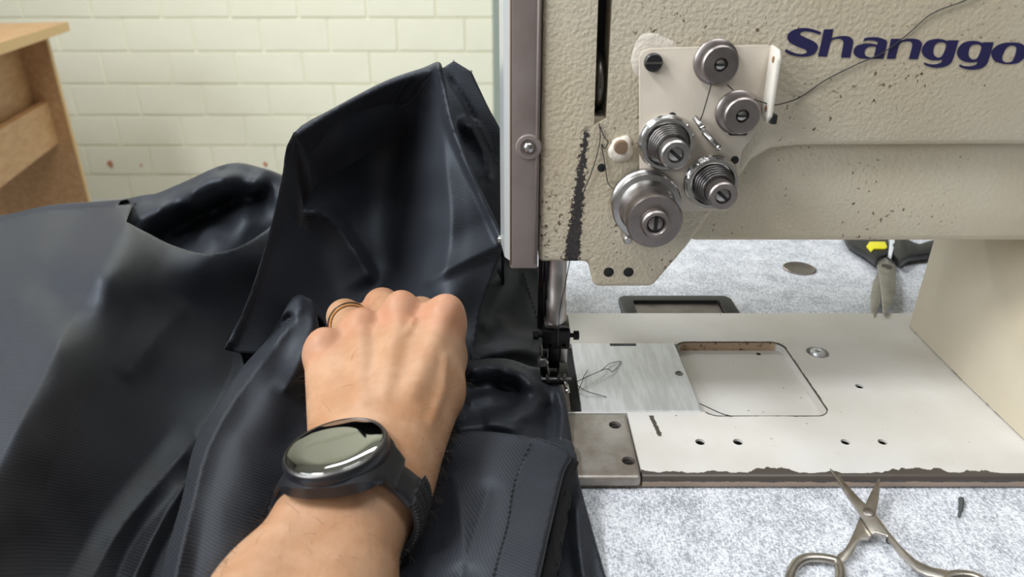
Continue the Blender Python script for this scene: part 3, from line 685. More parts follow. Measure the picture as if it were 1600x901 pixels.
tag(link('sewing_thread', thread([onY(px, py, y) for px, py, y in [(936, 192, YF-.001), (938, 215, YF-.0012), (932, 245, YF-.0012), (922, 275, YF-.0012), (912, 300, YF-.0012), (900, 350, YF-.0012), (890, 408, YF-.0015), (882, 450, YF+.012), (874, 490, YF+.02), (872, 540, bar_y-.012)]], .00025), M['thread']), 'dark thread hanging from the take-up slot to the needle', 'thread')
tag(link('sewing_thread', thread([onY(px, py, y) for px, py, y in [(938, 198, YF-.001), (944, 214, YF-.0012), (950, 222, YF-.0012), (945, 232, YF-.0012), (940, 226, YF-.0012), (945, 255, YF-.0012), (950, 285, YF-.002), (962, 298, YF-.0085)]], .00025), M['thread']), 'dark thread looping from the take-up slot to the largest tensioner', 'thread')
for pts, lab in (([(898, 598, .004), (918, 588, .004), (940, 578, .0035), (952, 568, .002), (970, 564, .0012)], 'longest thread tail fanning up over the bright slide plate'),
            ([(898, 598, .004), (925, 585, .005), (948, 576, .004), (958, 580, .002), (971, 565, .0012)], 'thread tail looping back beside the longest one on the slide plate'),
            ([(900, 600, .004), (915, 610, .003), (930, 615, .0015), (948, 620, .0012)], 'thread tail bending down over the bright slide plate'),
            ([(899, 618, .0012), (908, 600, .0035), (912, 588, .004), (918, 578, .0012)], 'short upright thread tail beside the presser foot')):
    tag(link('thread_tail', thread([onZ(*p) for p in pts], .00022), M['thread']), lab, 'thread')
tag(link('thread_tail', thread([onZ(1093, 630, .0015), onZ(1110, 638, .001), onZ(1128, 646, .0006), onZ(1143, 650, .0008)], .0003), M['thread']), 'dark thread end crossing the corner of the sunk panel', 'thread')
tag(link('thread_scrap', thread([onZ(1386, 838, TZ+.0006), onZ(1386, 846, TZ+.0006), onZ(1392, 850, TZ+.0006)], .0003), M['thread']), 'tiny curl of dark thread on the table by the small scissors', 'thread')
bm = bmesh.new()
tube(bm, catmull([onZ(1502, 778, TZ+.001), onZ(1502, 786, TZ+.0012), onZ(1501, 795, TZ+.001), onZ(1498, 808, TZ+.0005)], 5), [.0006]+[.0013]*5+[.0011]*5+[.0007]*4+[.0002], 8)
tag(link('lint_tuft', bm_mesh(bm, 'lint'), NB('lint').set(Base_Color=lin(70, 74, 72), Roughness=.9), None, 180), 'dark grey tuft of lint on the table at the right', 'lint')
# ------------------------------------------------------------------ black garment
def mk_cloth():
    n = NB('black_twill')       # satin-faced polyester twill
    w = n.t.nodes.new('ShaderNodeTexWave'); w.wave_type = 'BANDS'; w.bands_direction = 'DIAGONAL'
    n.t.links.new(n.uv, w.inputs[0]); w.inputs['Scale'].default_value = 290; w.inputs['Distortion'].default_value = .6; w.inputs['Detail'].default_value = 1; w.inputs['Detail Scale'].default_value = .3
    c = n.mix(w.outputs['Fac'], (.0048, .0052, .0074), (.0195, .0215, .0300))
    n.bump(n.math('ADD', n.math('MULTIPLY', w.outputs['Fac'], .35), n.math('MULTIPLY', n.noise(40, 3, .5), .6)), .16, .0012)
    n.b.inputs['Specular Tint'].default_value = (.82, .90, 1.0, 1)
    return n.set(Base_Color=c, Roughness=.60, Specular_IOR_Level=.60, Sheen_Weight=.05, Sheen_Roughness=.4)
M['cloth'] = mk_cloth()
def tps(pts):
    A = np.array([(p[0]/100., p[1]/100.) for p in pts]); v = np.array([p[2] for p in pts]); n = len(A)
    def U(r2): return np.where(r2 > 1e-12, r2*np.log(r2+1e-12), 0)
    K = U(((A[:, None]-A[None])**2).sum(-1)) + np.eye(n)*2e-4
    Q = np.hstack([np.ones((n, 1)), A]); L = np.zeros((n+3, n+3)); L[:n, :n] = K; L[:n, n:] = Q; L[n:, :n] = Q.T
    s = np.linalg.solve(L, np.concatenate([v, np.zeros(3)]))
    def f(X):
        X = X/100.; return U(((X[:, None]-A[None])**2).sum(-1)) @ s[:n] + s[n] + X @ s[n+1:]
    return f
def seg_dist(X, line):          # distance to a polyline, its signed side, and the place along it
    L = np.array(line, float); best = np.full(len(X), 1e9); side = np.zeros(len(X)); par = np.zeros(len(X))
    ln = np.r_[0, np.cumsum(np.hypot(*np.diff(L[:, :2], axis=0).T))]; tot = ln[-1]
    for i in range(len(L)-1):
        a, b = L[i, :2], L[i+1, :2]; ab = b-a; l2 = (ab**2).sum()
        t = np.clip(((X-a) @ ab)/l2, 0, 1); q = a + t[:, None]*ab; d = np.hypot(*(X-q).T)
        m = d < best
        best[m] = d[m]; par[m] = ((ln[i] + t*(ln[i+1]-ln[i]))/tot)[m]
        side[m] = np.sign(ab[0]*(X-q)[:, 1] - ab[1]*(X-q)[:, 0])[m]
    return best, side, par
def smooth_line(l, n=5): return [(p.x, p.y) for p in catmull([(x, y, 0) for x, y in l], n)]
def fold_sum(X, folds):
    h = np.zeros(len(X))
    for f in folds:
        line, amp, wl, wr = f[:4]; pw = f[4] if len(f) > 4 else 1.6; ends = f[5] if len(f) > 5 else (1, 1)
        d, s, t = seg_dist(X, smooth_line(line))
        w = np.where(s > 0, wr, wl)           # y runs down the picture: s > 0 is the right-hand side walking along the line
        k = np.clip(1 - d/w, 0, 1); k = k**pw if pw >= 0 else np.sin(k*np.pi/2)**2
        e = np.clip(np.minimum(t/.15 if ends[0] else 9, (1-t)/.15 if ends[1] else 9), 0, 1); e = e*e*(3-2*e)
        h += amp*k*e
    return h
garment = thing('black_garment', 'black twill garment heaped on the table and fed under the presser foot', 'garment', P(560, 640, .40))
SHEET = {}
def sheet(name, outline, pts, folds=(), step=4.5, curl=None, wrink=.0006, seed=1, rot=0.0, thick=.0007):
    ctl = []
    for q in outline: ctl += [(q[0], q[1], 0)]*(2 if len(q) > 2 else 1)      # a third value marks a corner
    ol = []
    for p in catmull(ctl, 4, True):
        if not ol or math.hypot(p.x-ol[-1][0], p.y-ol[-1][1]) > .6: ol.append((p.x, p.y))
    if math.hypot(ol[0][0]-ol[-1][0], ol[0][1]-ol[-1][1]) < .6: ol.pop()
    bd = []
    for i, a in enumerate(ol):
        b = ol[(i+1) % len(ol)]; m = max(1, int(math.hypot(b[0]-a[0], b[1]-a[1])/step))
        bd += [(a[0]+(b[0]-a[0])*k/m, a[1]+(b[1]-a[1])*k/m) for k in range(m)]
    O = np.array(bd); x0, y0 = O.min(0); x1, y1 = O.max(0)
    gx, gy = np.meshgrid(np.arange(x0, x1, step), np.arange(y0, y1, step)); gx = gx + (np.arange(gx.shape[0]) % 2)[:, None]*step/2
    G = np.c_[gx.ravel(), gy.ravel()]
    ins = np.zeros(len(G), bool)
    for i in range(len(O)):
        a, b = O[i-1], O[i]; c = ((a[1] > G[:, 1]) != (b[1] > G[:, 1]))
        with np.errstate(divide='ignore', invalid='ignore'): xx = (b[0]-a[0])*(G[:, 1]-a[1])/(b[1]-a[1]) + a[0]
        ins ^= c & (G[:, 0] < xx)
    dmin, _, _ = seg_dist(G, np.vstack([O, O[:1]])); G = G[ins & (dmin > step*.6)]
    V = np.vstack([O, G]); n = len(O)
    vs, es, fs, *_ = geometry.delaunay_2d_cdt([Vector(v) for v in V], [], [list(range(n))], 1, 1e-4)
    X = np.array([(v.x, v.y) for v in vs])
    fd = tps(pts); d = fd(X) - fold_sum(X, folds)
    rn = np.random.RandomState(seed)
    for k in range(14):          # faint irregular rumple
        f = rn.uniform(.01, .045); a = rn.uniform(0, 6.28); d += wrink*.35*np.sin((X[:, 0]*math.cos(a)+X[:, 1]*math.sin(a))*f*2 + rn.uniform(0, 6.28))
    SHEET[name] = (fd, folds)
    co = [P(x, y, dd) for (x, y), dd in zip(X, d)]
    # keep the cloth above table and bed
    for p in co:
        zmin = TZ + .0012
        if p.x > -.034 and BED_Y0-.004 < p.y < BED_Y1+.004: zmin = .0016
        if p.z < zmin: p.z = zmin
    faces = [list(f) for f in fs]; uv = [(p.x*math.cos(rot)+p.y*math.sin(rot)+p.z*.4, -p.x*math.sin(rot)+p.y*math.cos(rot)+p.z*.9) for p in co]
    if curl:                     # silhouettes roll back and down behind the visible face
        test, steps = curl; bi = [i for i in range(n)]
        for off in [steps]:
            prev = {i: i for i in bi if test(*bd[i])}; first = dict(prev)
            for st in off:
                new = {}
                for i in prev:
                    p = co[first[i]] + Vector(st); zmin = TZ+.0012
                    if p.z < zmin: p.z = zmin
                    new[i] = len(co); co.append(p); uv.append((uv[i][0], uv[i][1]+.02*(1+off.index(st))))
                for i in range(n):
                    j = (i+1) % n
                    if i in prev and j in prev: faces.append([prev[i], prev[j], new[j], new[i]])
                prev = new
    me = D.meshes.new(name); me.from_pydata([tuple(c) for c in co], [], faces); me.update()
    bm = bmesh.new(); bm.from_mesh(me); bmesh.ops.recalc_face_normals(bm, faces=bm.faces)
    cam_p = Vector((0, 0, CH)); sgn = sum((f.normal.dot(cam_p - f.calc_center_median()))*f.calc_area() for f in bm.faces)
    if sgn < 0: bmesh.ops.reverse_faces(bm, faces=bm.faces)
    ul = bm.loops.layers.uv.new('UVMap')
    for f in bm.faces:
        for l in f.loops: l[ul].uv = uv[l.vert.index]
    bm.to_mesh(me); bm.free()
    o = link(name, me, M['cloth'], garment, 180)
    m = o.modifiers.new('thickness', 'SOLIDIFY'); m.thickness = thick; m.offset = -1
    return o
# left heap: smooth grey back, long ridge sweeping to the lower left, dark hollow, roll beside the hand
sheet('back_panel',
  [(-380,420),(-300,385),(-180,366),(-70,352),(0,343),(63,329),(139,323),(207,319,1),(197,346,1),(235,366),(270,383),(320,396),(372,386),(415,360),(452,330),(500,345),(580,420),(640,520),(700,640),(690,800),(660,960),(300,970),(-80,970),(-240,800),(-340,600)],
  [(-380,420,.50),(-300,385,.56),(-180,366,.60),(-340,600,.36),(-240,800,.270),(-200,500,.42),(-70,352,.62),(0,343,.640),(63,329,.655),(139,323,.655),(207,319,.61),
   (60,400,.487),(0,450,.436),(100,460,.424),(-60,560,.362),(0,560,.356),(-90,700,.30),
   (197,346,.510),(150,430,.406),(90,540,.337),(30,660,.284),(-40,800,.242),(-80,940,.210),
   (235,366,.490),(270,383,.480),(320,396,.478),(372,386,.50),(415,360,.535),(452,335,.56),
   (230,470,.428),(300,480,.47),(330,560,.455),(400,450,.53),(400,540,.50),(177,630,.358),(240,600,.405),(264,719,.375),(320,640,.42),
   (137,760,.306),(245,860,.320),(60,850,.266),(235,960,.290),(100,960,.244),(160,830,.306),
   (560,450,.56),(640,560,.45),(500,560,.46),(600,700,.40),(450,700,.39),(560,850,.345),(420,850,.335),(300,900,.310),(650,900,.33)],
  folds=[([(197,346),(150,430),(90,540),(30,660),(-40,800),(-70,880)], .016, 80, 70, 1.15, (0, 1)),
         ([(318,672),(250,752),(180,840),(120,960)], .012, 30, 40, 1.3),
         ([(305,735),(262,800),(225,870),(190,960)], .012, 20, 34, 1.3),
         ([(300,470),(250,520),(190,600)], .004, 30, 40, 1.4),
         ([(0,475),(70,440),(130,400),(190,360)], .004, 26, 40, 1.2),
         ([(-60,600),(-10,590),(40,560)], .003, 16, 30, 1.2)],
  curl=(lambda x, y: y < 360 and x < 186, [(0, .006, .002), (0, .016, .0), (0, .03, -.012), (0, .045, -.035), (0, .06, -.10)]), rot=.5, seed=3)
# rolled hump behind it, open to the right
sheet('hump',
  [(135,352),(150,328),(190,318),(215,313),(240,309),(290,288),(350,263),(395,269),(442,287),(505,335),(480,420),(330,440),(240,410)],
  [(135,352,.66),(150,328,.672),(172,352,.60),(190,319,.632),(215,314,.612),(240,311,.612),(290,289,.608),(350,265,.602),(395,271,.606),(442,288,.615),(505,335,.63),
   (215,345,.578),(250,325,.575),(300,300,.574),(350,282,.578),(400,284,.590),
   (240,366,.595),(262,358,.612),(310,336,.630),(360,314,.636),(410,303,.628),
   (290,395,.585),(330,368,.592),(380,338,.600),(430,308,.606),(400,380,.60),(330,430,.565),(240,410,.57),(480,420,.62)],
  folds=[([(200,345),(245,322),(300,294),(350,276),(400,280)], .006, 30, 46, 1.5, (0, 1)),
         ([(290,392),(335,362),(385,330),(432,302)], .005, 44, 60, 1.4, (1, 0))],
  curl=(lambda x, y: y < 350 and x < 500, [(0, .006, .002), (0, .016, .0), (0, .03, -.012), (0, .045, -.035), (0, .06, -.10)]), rot=.4, seed=4)
# the roll that runs from the hand to the lower left edge
sheet('rolled_fold',
  [(455,470),(478,468),(492,482),(500,520),(510,600),(520,680),(500,760),(450,840),(400,960),(240,970),(256,880),(284,780),(302,700),(330,650),(372,585),(420,530)],
  [(462,476,.436),(485,474,.438),(500,520,.430),(425,532,.425),(375,587,.402),(332,650,.372),(303,702,.350),(286,780,.320),(258,880,.286),(240,965,.262),
   (470,540,.418),(420,610,.385),(370,690,.346),(340,790,.308),(320,880,.280),(300,960,.258),
   (510,610,.42),(520,690,.385),(450,690,.372),(420,770,.335),(470,770,.352),(400,860,.30),(440,850,.325),(380,960,.278)],
  folds=[([(470,480),(430,540),(370,620),(325,700),(300,790),(275,900),(262,970)], .010, 30, 60, 1.6, (0, 0)),
         ([(480,476),(488,505),(470,560),(440,620)], .006, 18, 30, 1.5),
         ([(462,490),(440,505),(410,530)], -.012, 14, 14, 1.4)],
  curl=(lambda x, y: (x < 470 and y < 960 and (x-240)*(-490)+(y-965)*(-230) > -26000) or y < 500, [(-.002, .008, -.002), (-.001, .016, -.012), (0, .020, -.03)]), rot=.25, seed=5)
# the stiff flap standing up behind the hand
sheet('standing_fold',
  [(455,214),(520,173),(600,131),(660,110),(684,101),(692,118),(704,180),(724,240),(750,300),(778,358),(785,384),(770,430),(752,480),(742,540),(738,600),(700,650),(600,640),(500,600),(440,560),(358,548),(356,535),(378,490),(402,425),(424,350),(440,280)],
  [(455,214,.425),(520,173,.436),(600,131,.450),(684,101,.452),(692,125,.450),(704,180,.445),(724,240,.443),(750,300,.445),(785,384,.450),
   (440,280,.430),(424,350,.432),(402,425,.428),(378,490,.420),(357,540,.415),
   (480,300,.462),(520,220,.462),(560,190,.470),(610,180,.478),(545,300,.492),(625,240,.500),(625,320,.506),(500,380,.478),(460,420,.455),(560,400,.497),(622,420,.498),
   (665,170,.470),(670,260,.466),(670,340,.464),(665,430,.456),(700,300,.450),(720,400,.444),(700,470,.430),(745,480,.440),
   (450,500,.450),(520,500,.470),(600,520,.470),(700,580,.425),(735,600,.41),(600,620,.43),(480,560,.44)],
  folds=[([(455,216),(520,176),(600,134),(684,104)], .007, 10, 34, 1.5, (0, 0)),
         ([(684,104),(700,180),(722,240),(750,300),(782,372)], .008, 40, 12, 1.5, (0, 0)),
         ([(455,222),(440,290),(420,370),(395,450),(362,535)], .007, 10, 34, 1.5, (0, 0)),
         ([(784,382),(720,410),(650,450)], .006, 18, 46, 1.5, (0, 1)),
         ([(465,335),(510,335),(560,400),(588,450)], .012, 16, 60, 1.5),
         ([(690,190),(700,280),(706,360),(690,450)], .004, 24, 30, 1.8)],
  curl=(lambda x, y: y < 545 and not (x > 740 and y > 395), [(0, .005, .001), (0, .012, -.004), (0, .02, -.016), (0, .024, -.04)]), rot=1.0, seed=8)
# hemmed edge rising behind the flap and running down past the needle
sheet('hem_strip',
  [(676,130),(692,106,1),(709,95,1),(737,112,1),(762,165),(785,210),(796,260),(800,330),(812,400),(842,417,1),(850,470),(858,530,1),(858,580),(800,590),(740,590),(738,520),(748,470),(772,420),(770,370),(740,300),(715,230)],
  [(676,130,.478),(692,107,.478),(709,96,.478),(736,112,.480),(762,165,.484),(785,212,.490),(800,330,.500),(720,170,.482),(745,240,.490),(775,300,.498),(735,290,.470),(765,360,.485),
   (800,400,.510),(842,418,.530),(852,480,.502),(858,530,.472),(800,440,.498),(760,440,.466),(745,490,.446),(775,500,.468),(820,500,.482),(750,550,.428),(800,556,.440),(840,556,.455),(800,590,.44),(858,580,.45)],
  folds=[([(697,112),(722,150),(750,205),(780,262)], -.004, 6, 9, 1.2),
         ([(712,196),(738,198),(756,235),(768,290)], .014, 14, 30, 1.2),
         ([(742,300),(780,390),(765,450)], -.008, 14, 16, 1.4),
         ([(800,415),(778,462),(750,520)], .008, 24, 30, 1.2),
         ([(775,488),(800,520),(840,530)], .008, 16, 34, 1.1),
         ([(735,566),(770,552),(810,548),(850,556)], .008, 20, 16, 1.2),
         ([(814,420),(829,470),(842,515)], .003, 14, 6, 1.2)],
  rot=.9, seed=11)
# folds between hand and needle
sheet('feed_fold',
  [(690,590),(715,570),(740,562),(790,560),(830,572),(862,580),(880,610),(888,650),(894,705),(880,715),(850,712),(780,720),(690,730),(670,700),(680,640)],
  [(715,571,.418),(740,563,.414),(790,561,.418),(830,573,.424),(862,580,.434),(880,612,.414),(888,650,.396),(894,705,.374),
   (740,580,.398),(790,582,.400),(825,600,.402),(838,622,.400),(745,602,.406),(785,600,.412),(808,612,.410),
   (730,630,.392),(770,622,.398),(810,632,.394),(835,645,.390),(700,640,.385),(740,660,.378),(800,662,.378),(850,668,.388),(858,640,.406),(690,710,.368),(780,700,.372),(850,700,.372),(872,660,.396)],
  folds=[([(705,580),(740,572),(790,574),(828,594),(843,618)], .007, 10, 22, 1.15, (0, 1)),
         ([(843,612),(835,640),(800,652),(750,656)], .006, 18, 18, 1.2),
         ([(725,628),(770,616),(806,622)], .006, 10, 18, 1.1),
         ([(700,672),(760,664),(820,672)], .005, 14, 18, 1.2),
         ([(868,600),(878,640),(876,700)], .008, 12, 12, 1.2),
         ([(852,630),(860,665),(858,700)], -.006, 12, 10, 1.3)],
  curl=(lambda x, y: False, []), rot=.7, seed=13)
# sheet lying on the table under the flap
sheet('under_layer',
  [(850,690),(893,690),(900,735),(907,765),(925,830),(946,905),(962,970),(760,970),(790,840),(820,760)],
  [(893,690,.376),(900,735,.354),(907,765,.340),(925,830,.324),(946,905,.305),(962,970,.288),(850,700,.370),(860,780,.345),(850,860,.325),(870,960,.292),(780,960,.295),(900,850,.320)],
  folds=[([(900,770),(905,850),(920,960)], .006, 24, 18, 1.6)],
  curl=(lambda x, y: x > 885 and y > 700, [(.001, 0, -.002), (.001, .001, -.006)]), rot=.2, seed=17)
# turned-up flap in front with a stitched facing
def flap(name, outline, pts, folds=(), **k): return sheet(name, outline, pts, folds, **k)
FL = [(690,690,.352),(735,674,.352),(830,684,.348),(870,692,.347),(890,712,.344),(700,760,.330),(760,760,.322),(830,760,.322),(874,760,.324),(640,820,.322),(700,860,.292),(780,860,.285),(848,860,.287),(560,900,.315),(640,940,.272),(740,950,.262),(830,950,.262),(620,740,.36),(590,800,.345)]
flap('front_flap', [(640,700),(690,688),(735,673),(800,678),(833,684),(868,691),(891,711),(880,735),(866,790),(852,850),(838,915),(830,970),(560,970),(540,880),(580,780)], FL,
  folds=[([(700,720),(720,800),(730,900)], .004, 40, 40, 1.6), ([(770,740),(740,840),(700,950)], -.004, 40, 40, 1.6)],
  curl=(lambda x, y: x > 800 and y < 960 and y > 686, [(.0006, .0004, -.0015), (-.002, .0004, -.003), (-.006, .0004, -.0035)]), rot=-.4, seed=19)
FX = [(x, y, d-.0010) for x, y, d in FL]
flap('facing', [(830,685),(868,692),(889,711),(878,735),(864,790),(850,850),(836,915),(828,968),(752,968),(772,895),(790,832),(801,762),(818,715)], FX,
  folds=[([(700,720),(720,800),(730,900)], .004, 40, 40, 1.6), ([(770,740),(740,840),(700,950)], -.004, 40, 40, 1.6)], rot=.3, seed=19)
# fleecy raw edge showing under the facing
fz = []
for t in np.linspace(0, 1, 14):
    x = 893 - 46*t; y = 718 + 240*t; d = .349*(1-t) + .273*t
    fz.append(P(x, y, d))
bm = bmesh.new(); tube(bm, fz, [.0034]*14, 14, False, None, .7)
bmesh.ops.subdivide_edges(bm, edges=bm.edges, cuts=2)
rn = random.Random(4)
for v in bm.verts: v.co += Vector((rn.gauss(0, 1), rn.gauss(0, 1), rn.gauss(0, 1)))*.00035
link('fleece_edge', bm_mesh(bm, 'fleece_edge'), NB('black_fleece').set(Base_Color=(.012, .012, .014), Roughness=1.0), garment, 180)
# stitches along the seams
def stitches(line, name_sheet, n, lift, ln=.0024, r=.00042, extra=0.0):
    fd, folds = SHEET[name_sheet]; L = smooth_line(line, 12); L = np.array(L)
    s = np.r_[0, np.cumsum(np.hypot(*np.diff(L, axis=0).T))]; bm = bmesh.new()
    for k in range(n):
        t0 = s[-1]*(k+.15)/n; t1 = s[-1]*(k+.80)/n
        X = np.array([[np.interp(t, s, L[:, 0]), np.interp(t, s, L[:, 1])] for t in (t0, (t0+t1)/2, t1)])
        d = fd(X) - fold_sum(X, folds) - lift
        tube(bm, [P(*X[0], d[0]+.0006), P(*X[1], d[1]-.0004), P(*X[2], d[2]+.0006)], [r*.6, r, r*.6], 6)
    o = link('stitching', bm_mesh(bm, 'stitching'), M['thread'], garment, 180); o['kind'] = 'stuff'
stitches([(829,690),(812,730),(801,764),(794,810),(784,850),(770,900)], 'facing', 26, .0006)
stitches([(817,424),(828,462),(838,492),(848,520)], 'hem_strip', 13, .0008, r=.0004)
stitches([(702,116),(728,156),(755,208),(780,258)], 'hem_strip', 16, .0006, r=.0003)
# ------------------------------------------------------------------ the left hand and forearm
def mk_skin():
    n = NB('skin')
    blot = n.noise(45, 4, .6); fine = n.noise(900, 3, .6); cre = n.noise(260, 3, .55, stretch=(1, .45, 1))
    c = n.mix(n.step(blot, .3, .7), lin(183, 144, 114), lin(166, 122, 88))
    for px, py, d, r, s in KN:                   # redder skin over the knuckles
        p = P(px, py, d)
        dx, dy, dz = (n.math('SUBTRACT', q, k) for q, k in zip((n.x, n.y, n.z), p))
        rr = n.math('SQRT', n.math('ADD', n.math('ADD', n.math('MULTIPLY', dx, dx), n.math('MULTIPLY', dy, dy)), n.math('MULTIPLY', dz, dz)))
        c = n.mix(n.math('MULTIPLY', n.step(n.math('SUBTRACT', r, rr), 0, r*.6), s), c, lin(184, 122, 98))
    c = n.mix(n.math('MULTIPLY', n.step(n.voro(95), .10, .06), n.math('MULTIPLY', n.step(n.noise(35, 2), .56, .62), .4)), c, lin(150, 92, 62))
    n.bump(n.math('ADD', n.math('MULTIPLY', fine, .35), n.math('MULTIPLY', cre, .8)), .32, .0007)
    m = n.set(Base_Color=c, Roughness=.52, Subsurface_Weight=.22, Subsurface_Scale=.004, Specular_IOR_Level=.42)
    n.b.inputs['Subsurface Radius'].default_value = (1.0, .35, .18)
    return m
MCP = dict(index=(690, 506, .377, .0122), middle=(628, 506, .380, .0120), ring=(562, 526, .376, .0112), pinky=(508, 555, .366, .0104))
KN = [(695, 488, .366, .022, .30), (624, 478, .370, .021, .30), (560, 500, .368, .020, .26), (492, 535, .358, .019, .28), (598, 462, .41, .020, .2)]
WR = dict(index=(606, 742, .304, .0150), middle=(585, 742, .302, .0150), ring=(562, 744, .301, .0150), pinky=(540, 746, .302, .0145))
def rc(a, b): return (P(*a[:3]), P(*b[:3]), a[3], b[3])
palm = [rc((300, 1130, .214, .0250), (430, 935, .268, .0215)), rc((430, 935, .268, .0215), (514, 802, .295, .0180)), rc((514, 802, .295, .0180), WR['pinky']),
        rc((430, 1130, .217, .0240), (528, 935, .270, .0200)), rc((528, 935, .270, .0200), (566, 800, .297, .0178)), rc((566, 800, .297, .0178), WR['index'])]
palm += [rc(WR[k], MCP[k]) for k in MCP]
palm += [rc((585, 720, .318, .018), (600, 600, .372, .016))]                                     # body of the palm
thumb = [rc((612, 768, .306, .0145), (672, 612, .357, .0168)), rc((672, 612, .357, .0168), (690, 560, .385, .0130)), rc((690, 560, .385, .0130), (668, 520, .415, .0105)), rc((668, 520, .415, .0105), (640, 520, .430, .0090))]
fingers = [
  [rc(MCP['index'], (657, 491, .414, .0098)), rc((657, 491, .414, .0098), (640, 535, .432, .0086)), rc((640, 535, .432, .0086), (640, 575, .425, .0078))],
  [rc(MCP['middle'], (597, 478, .418, .0102)), rc((597, 478, .418, .0102), (590, 525, .440, .0088)), rc((590, 525, .440, .0088), (600, 570, .430, .0080))],
  [rc(MCP['ring'], (539, 495, .413, .0099)), rc((539, 495, .413, .0099), (540, 535, .434, .0085)), rc((540, 535, .434, .0085), (560, 575, .425, .0077))],
  [rc(MCP['pinky'], (502, 548, .398, .0086)), rc((502, 548, .398, .0086), (510, 580, .415, .0074)), rc((510, 580, .415, .0074), (530, 605, .408, .0068))]]
def cone_d(X, c):
    a, b = np.array(c[0], np.float32), np.array(c[1], np.float32); ab = b-a; q = X-a
    t = np.clip((q @ ab)/np.float32((ab**2).sum()), 0, 1)
    q -= t[..., None]*ab
    return np.sqrt(np.einsum('...i,...i->...', q, q)) - (c[2] + (c[3]-c[2])*t)
def smin(a, b, k):
    h = np.clip(.5 + .5*(b-a)/k, 0, 1); return b + (a-b)*h - k*h*(1-h)
def base_sdf(X):
    d = cone_d(X, palm[0])
    for c in palm[1:]: d = smin(d, cone_d(X, c), .010)
    t = cone_d(X, thumb[0])
    for c in thumb[1:]: t = smin(t, cone_d(X, c), .004)
    d = smin(d, t, .012)
    for f in fingers:
        g = cone_d(X, f[0])
        for c in f[1:]: g = smin(g, cone_d(X, c), .003)
        d = smin(d, g, .0045)
    return d
def surf(px, py):               # where the line of sight meets the bare hand
    t = .20
    for _ in range(90):
        p = P(px, py, t); s = float(base_sdf(np.array([p], np.float32))[0])
        if s < .0001: break
        t += s*.9
    return p
def track(pts, r, sink):        # raised cord (tendon or vein) lying in the surface
    q = []
    for px, py in pts:
        p = surf(px, py); v = (p - Vector((0, 0, CH))).normalized(); q.append(p + v*sink)
    return [(a, b, r, r) for a, b in zip(q, q[1:])]
cords = []
for pts, r, s, k in (([(600, 620), (612, 560), (622, 515), (624, 488)], .0028, .0032, .006), ([(640, 620), (668, 560), (684, 520), (692, 492)], .0028, .0033, .006), ([(568, 630), (565, 570), (562, 512)], .0026, .0033, .006),
                  ([(583, 604), (592, 575), (603, 548), (618, 533), (634, 524), (642, 512), (646, 500)], .0015, .0004, .0016), ([(603, 548), (598, 530), (590, 515)], .0010, .0006, .0016), ([(672, 660), (690, 610), (694, 560)], .0016, .0014, .003)):
    cords.append((track(pts, r, s), k))
bumps = [((surf(696, 487) + Vector((0, .006, -.002))), .0080), ((surf(624, 480) + Vector((0, .006, -.002))), .0080), ((surf(560, 503) + Vector((0, .006, -.003))), .0068), ((surf(494, 538) + Vector((.002, .006, -.002))), .0068)]
def full_sdf(X):
    d = base_sdf(X)
    for cs, k in cords:
        g = cone_d(X, cs[0])
        for c in cs[1:]: g = np.minimum(g, cone_d(X, c))
        d = smin(d, g, k)
    for p, r in bumps: d = smin(d, cone_d(X, (p, p + Vector((0, .0005, 0)), r, r)), .006)
    return d
def surface_nets(lo, hi, h):
    n = [int(math.ceil((hi[i]-lo[i])/h)) + 1 for i in range(3)]
    ax = [np.float32(lo[i]) + np.float32(h)*np.arange(n[i], dtype=np.float32) for i in range(3)]
    f = np.empty(n, np.float32)
    cs = 24
    for i in range(0, n[0], cs):
        g = np.stack(np.meshgrid(ax[0][i:i+cs], ax[1], ax[2], indexing='ij'), -1)
        f[i:i+cs] = full_sdf(g.reshape(-1, 3)).reshape(g.shape[:3])
    s = f < 0
    cnt = sum(s[a:n[0]-1+a, b:n[1]-1+b, c:n[2]-1+c].astype(np.int8) for a in (0, 1) for b in (0, 1) for c in (0, 1))
    act = (cnt > 0) & (cnt < 8); I = np.argwhere(act); idx = -np.ones(act.shape, np.int64); idx[act] = np.arange(len(I))
    corner = [(a, b, c) for a in (0, 1) for b in (0, 1) for c in (0, 1)]
    val = {c: f[I[:, 0]+c[0], I[:, 1]+c[1], I[:, 2]+c[2]] for c in corner}
    acc = np.zeros((len(I), 3)); num = np.zeros(len(I))
    for c0 in corner:
        for k in range(3):
            if c0[k]: continue
            c1 = list(c0); c1[k] = 1; c1 = tuple(c1); a, b = val[c0], val[c1]; m = (a < 0) != (b < 0)
            t = np.where(m, a/np.where(m, a-b, 1), 0); p = np.tile(np.array(c0, float), (len(I), 1)); p[:, k] += t
            acc[m] += p[m]; num[m] += 1
    V = (I + acc/num[:, None])*h + np.array(lo)
    Q = []
    for k in range(3):
        u, v = (k+1) % 3, (k+2) % 3; sl0 = [slice(None)]*3; sl1 = [slice(None)]*3; sl0[k] = slice(0, -1); sl1[k] = slice(1, None)
        ch = s[tuple(sl0)] != s[tuple(sl1)]; E_ = np.argwhere(ch); E_ = E_[(E_[:, u] > 0) & (E_[:, v] > 0) & (E_[:, u] < n[u]-1) & (E_[:, v] < n[v]-1)]
        def cell(du, dv):
            q = E_.copy(); q[:, u] -= du; q[:, v] -= dv; return idx[q[:, 0], q[:, 1], q[:, 2]]
        q = np.stack([cell(1, 1), cell(0, 1), cell(0, 0), cell(1, 0)], 1)
        ins = s[E_[:, 0], E_[:, 1], E_[:, 2]]; q[~ins] = q[~ins][:, ::-1]; Q.append(q)
    return V, np.vstack(Q)
allc = palm + thumb + sum(fingers, [])
lo = [min(min(c[0][i]-c[2], c[1][i]-c[3]) for c in allc) - .006 for i in range(3)]
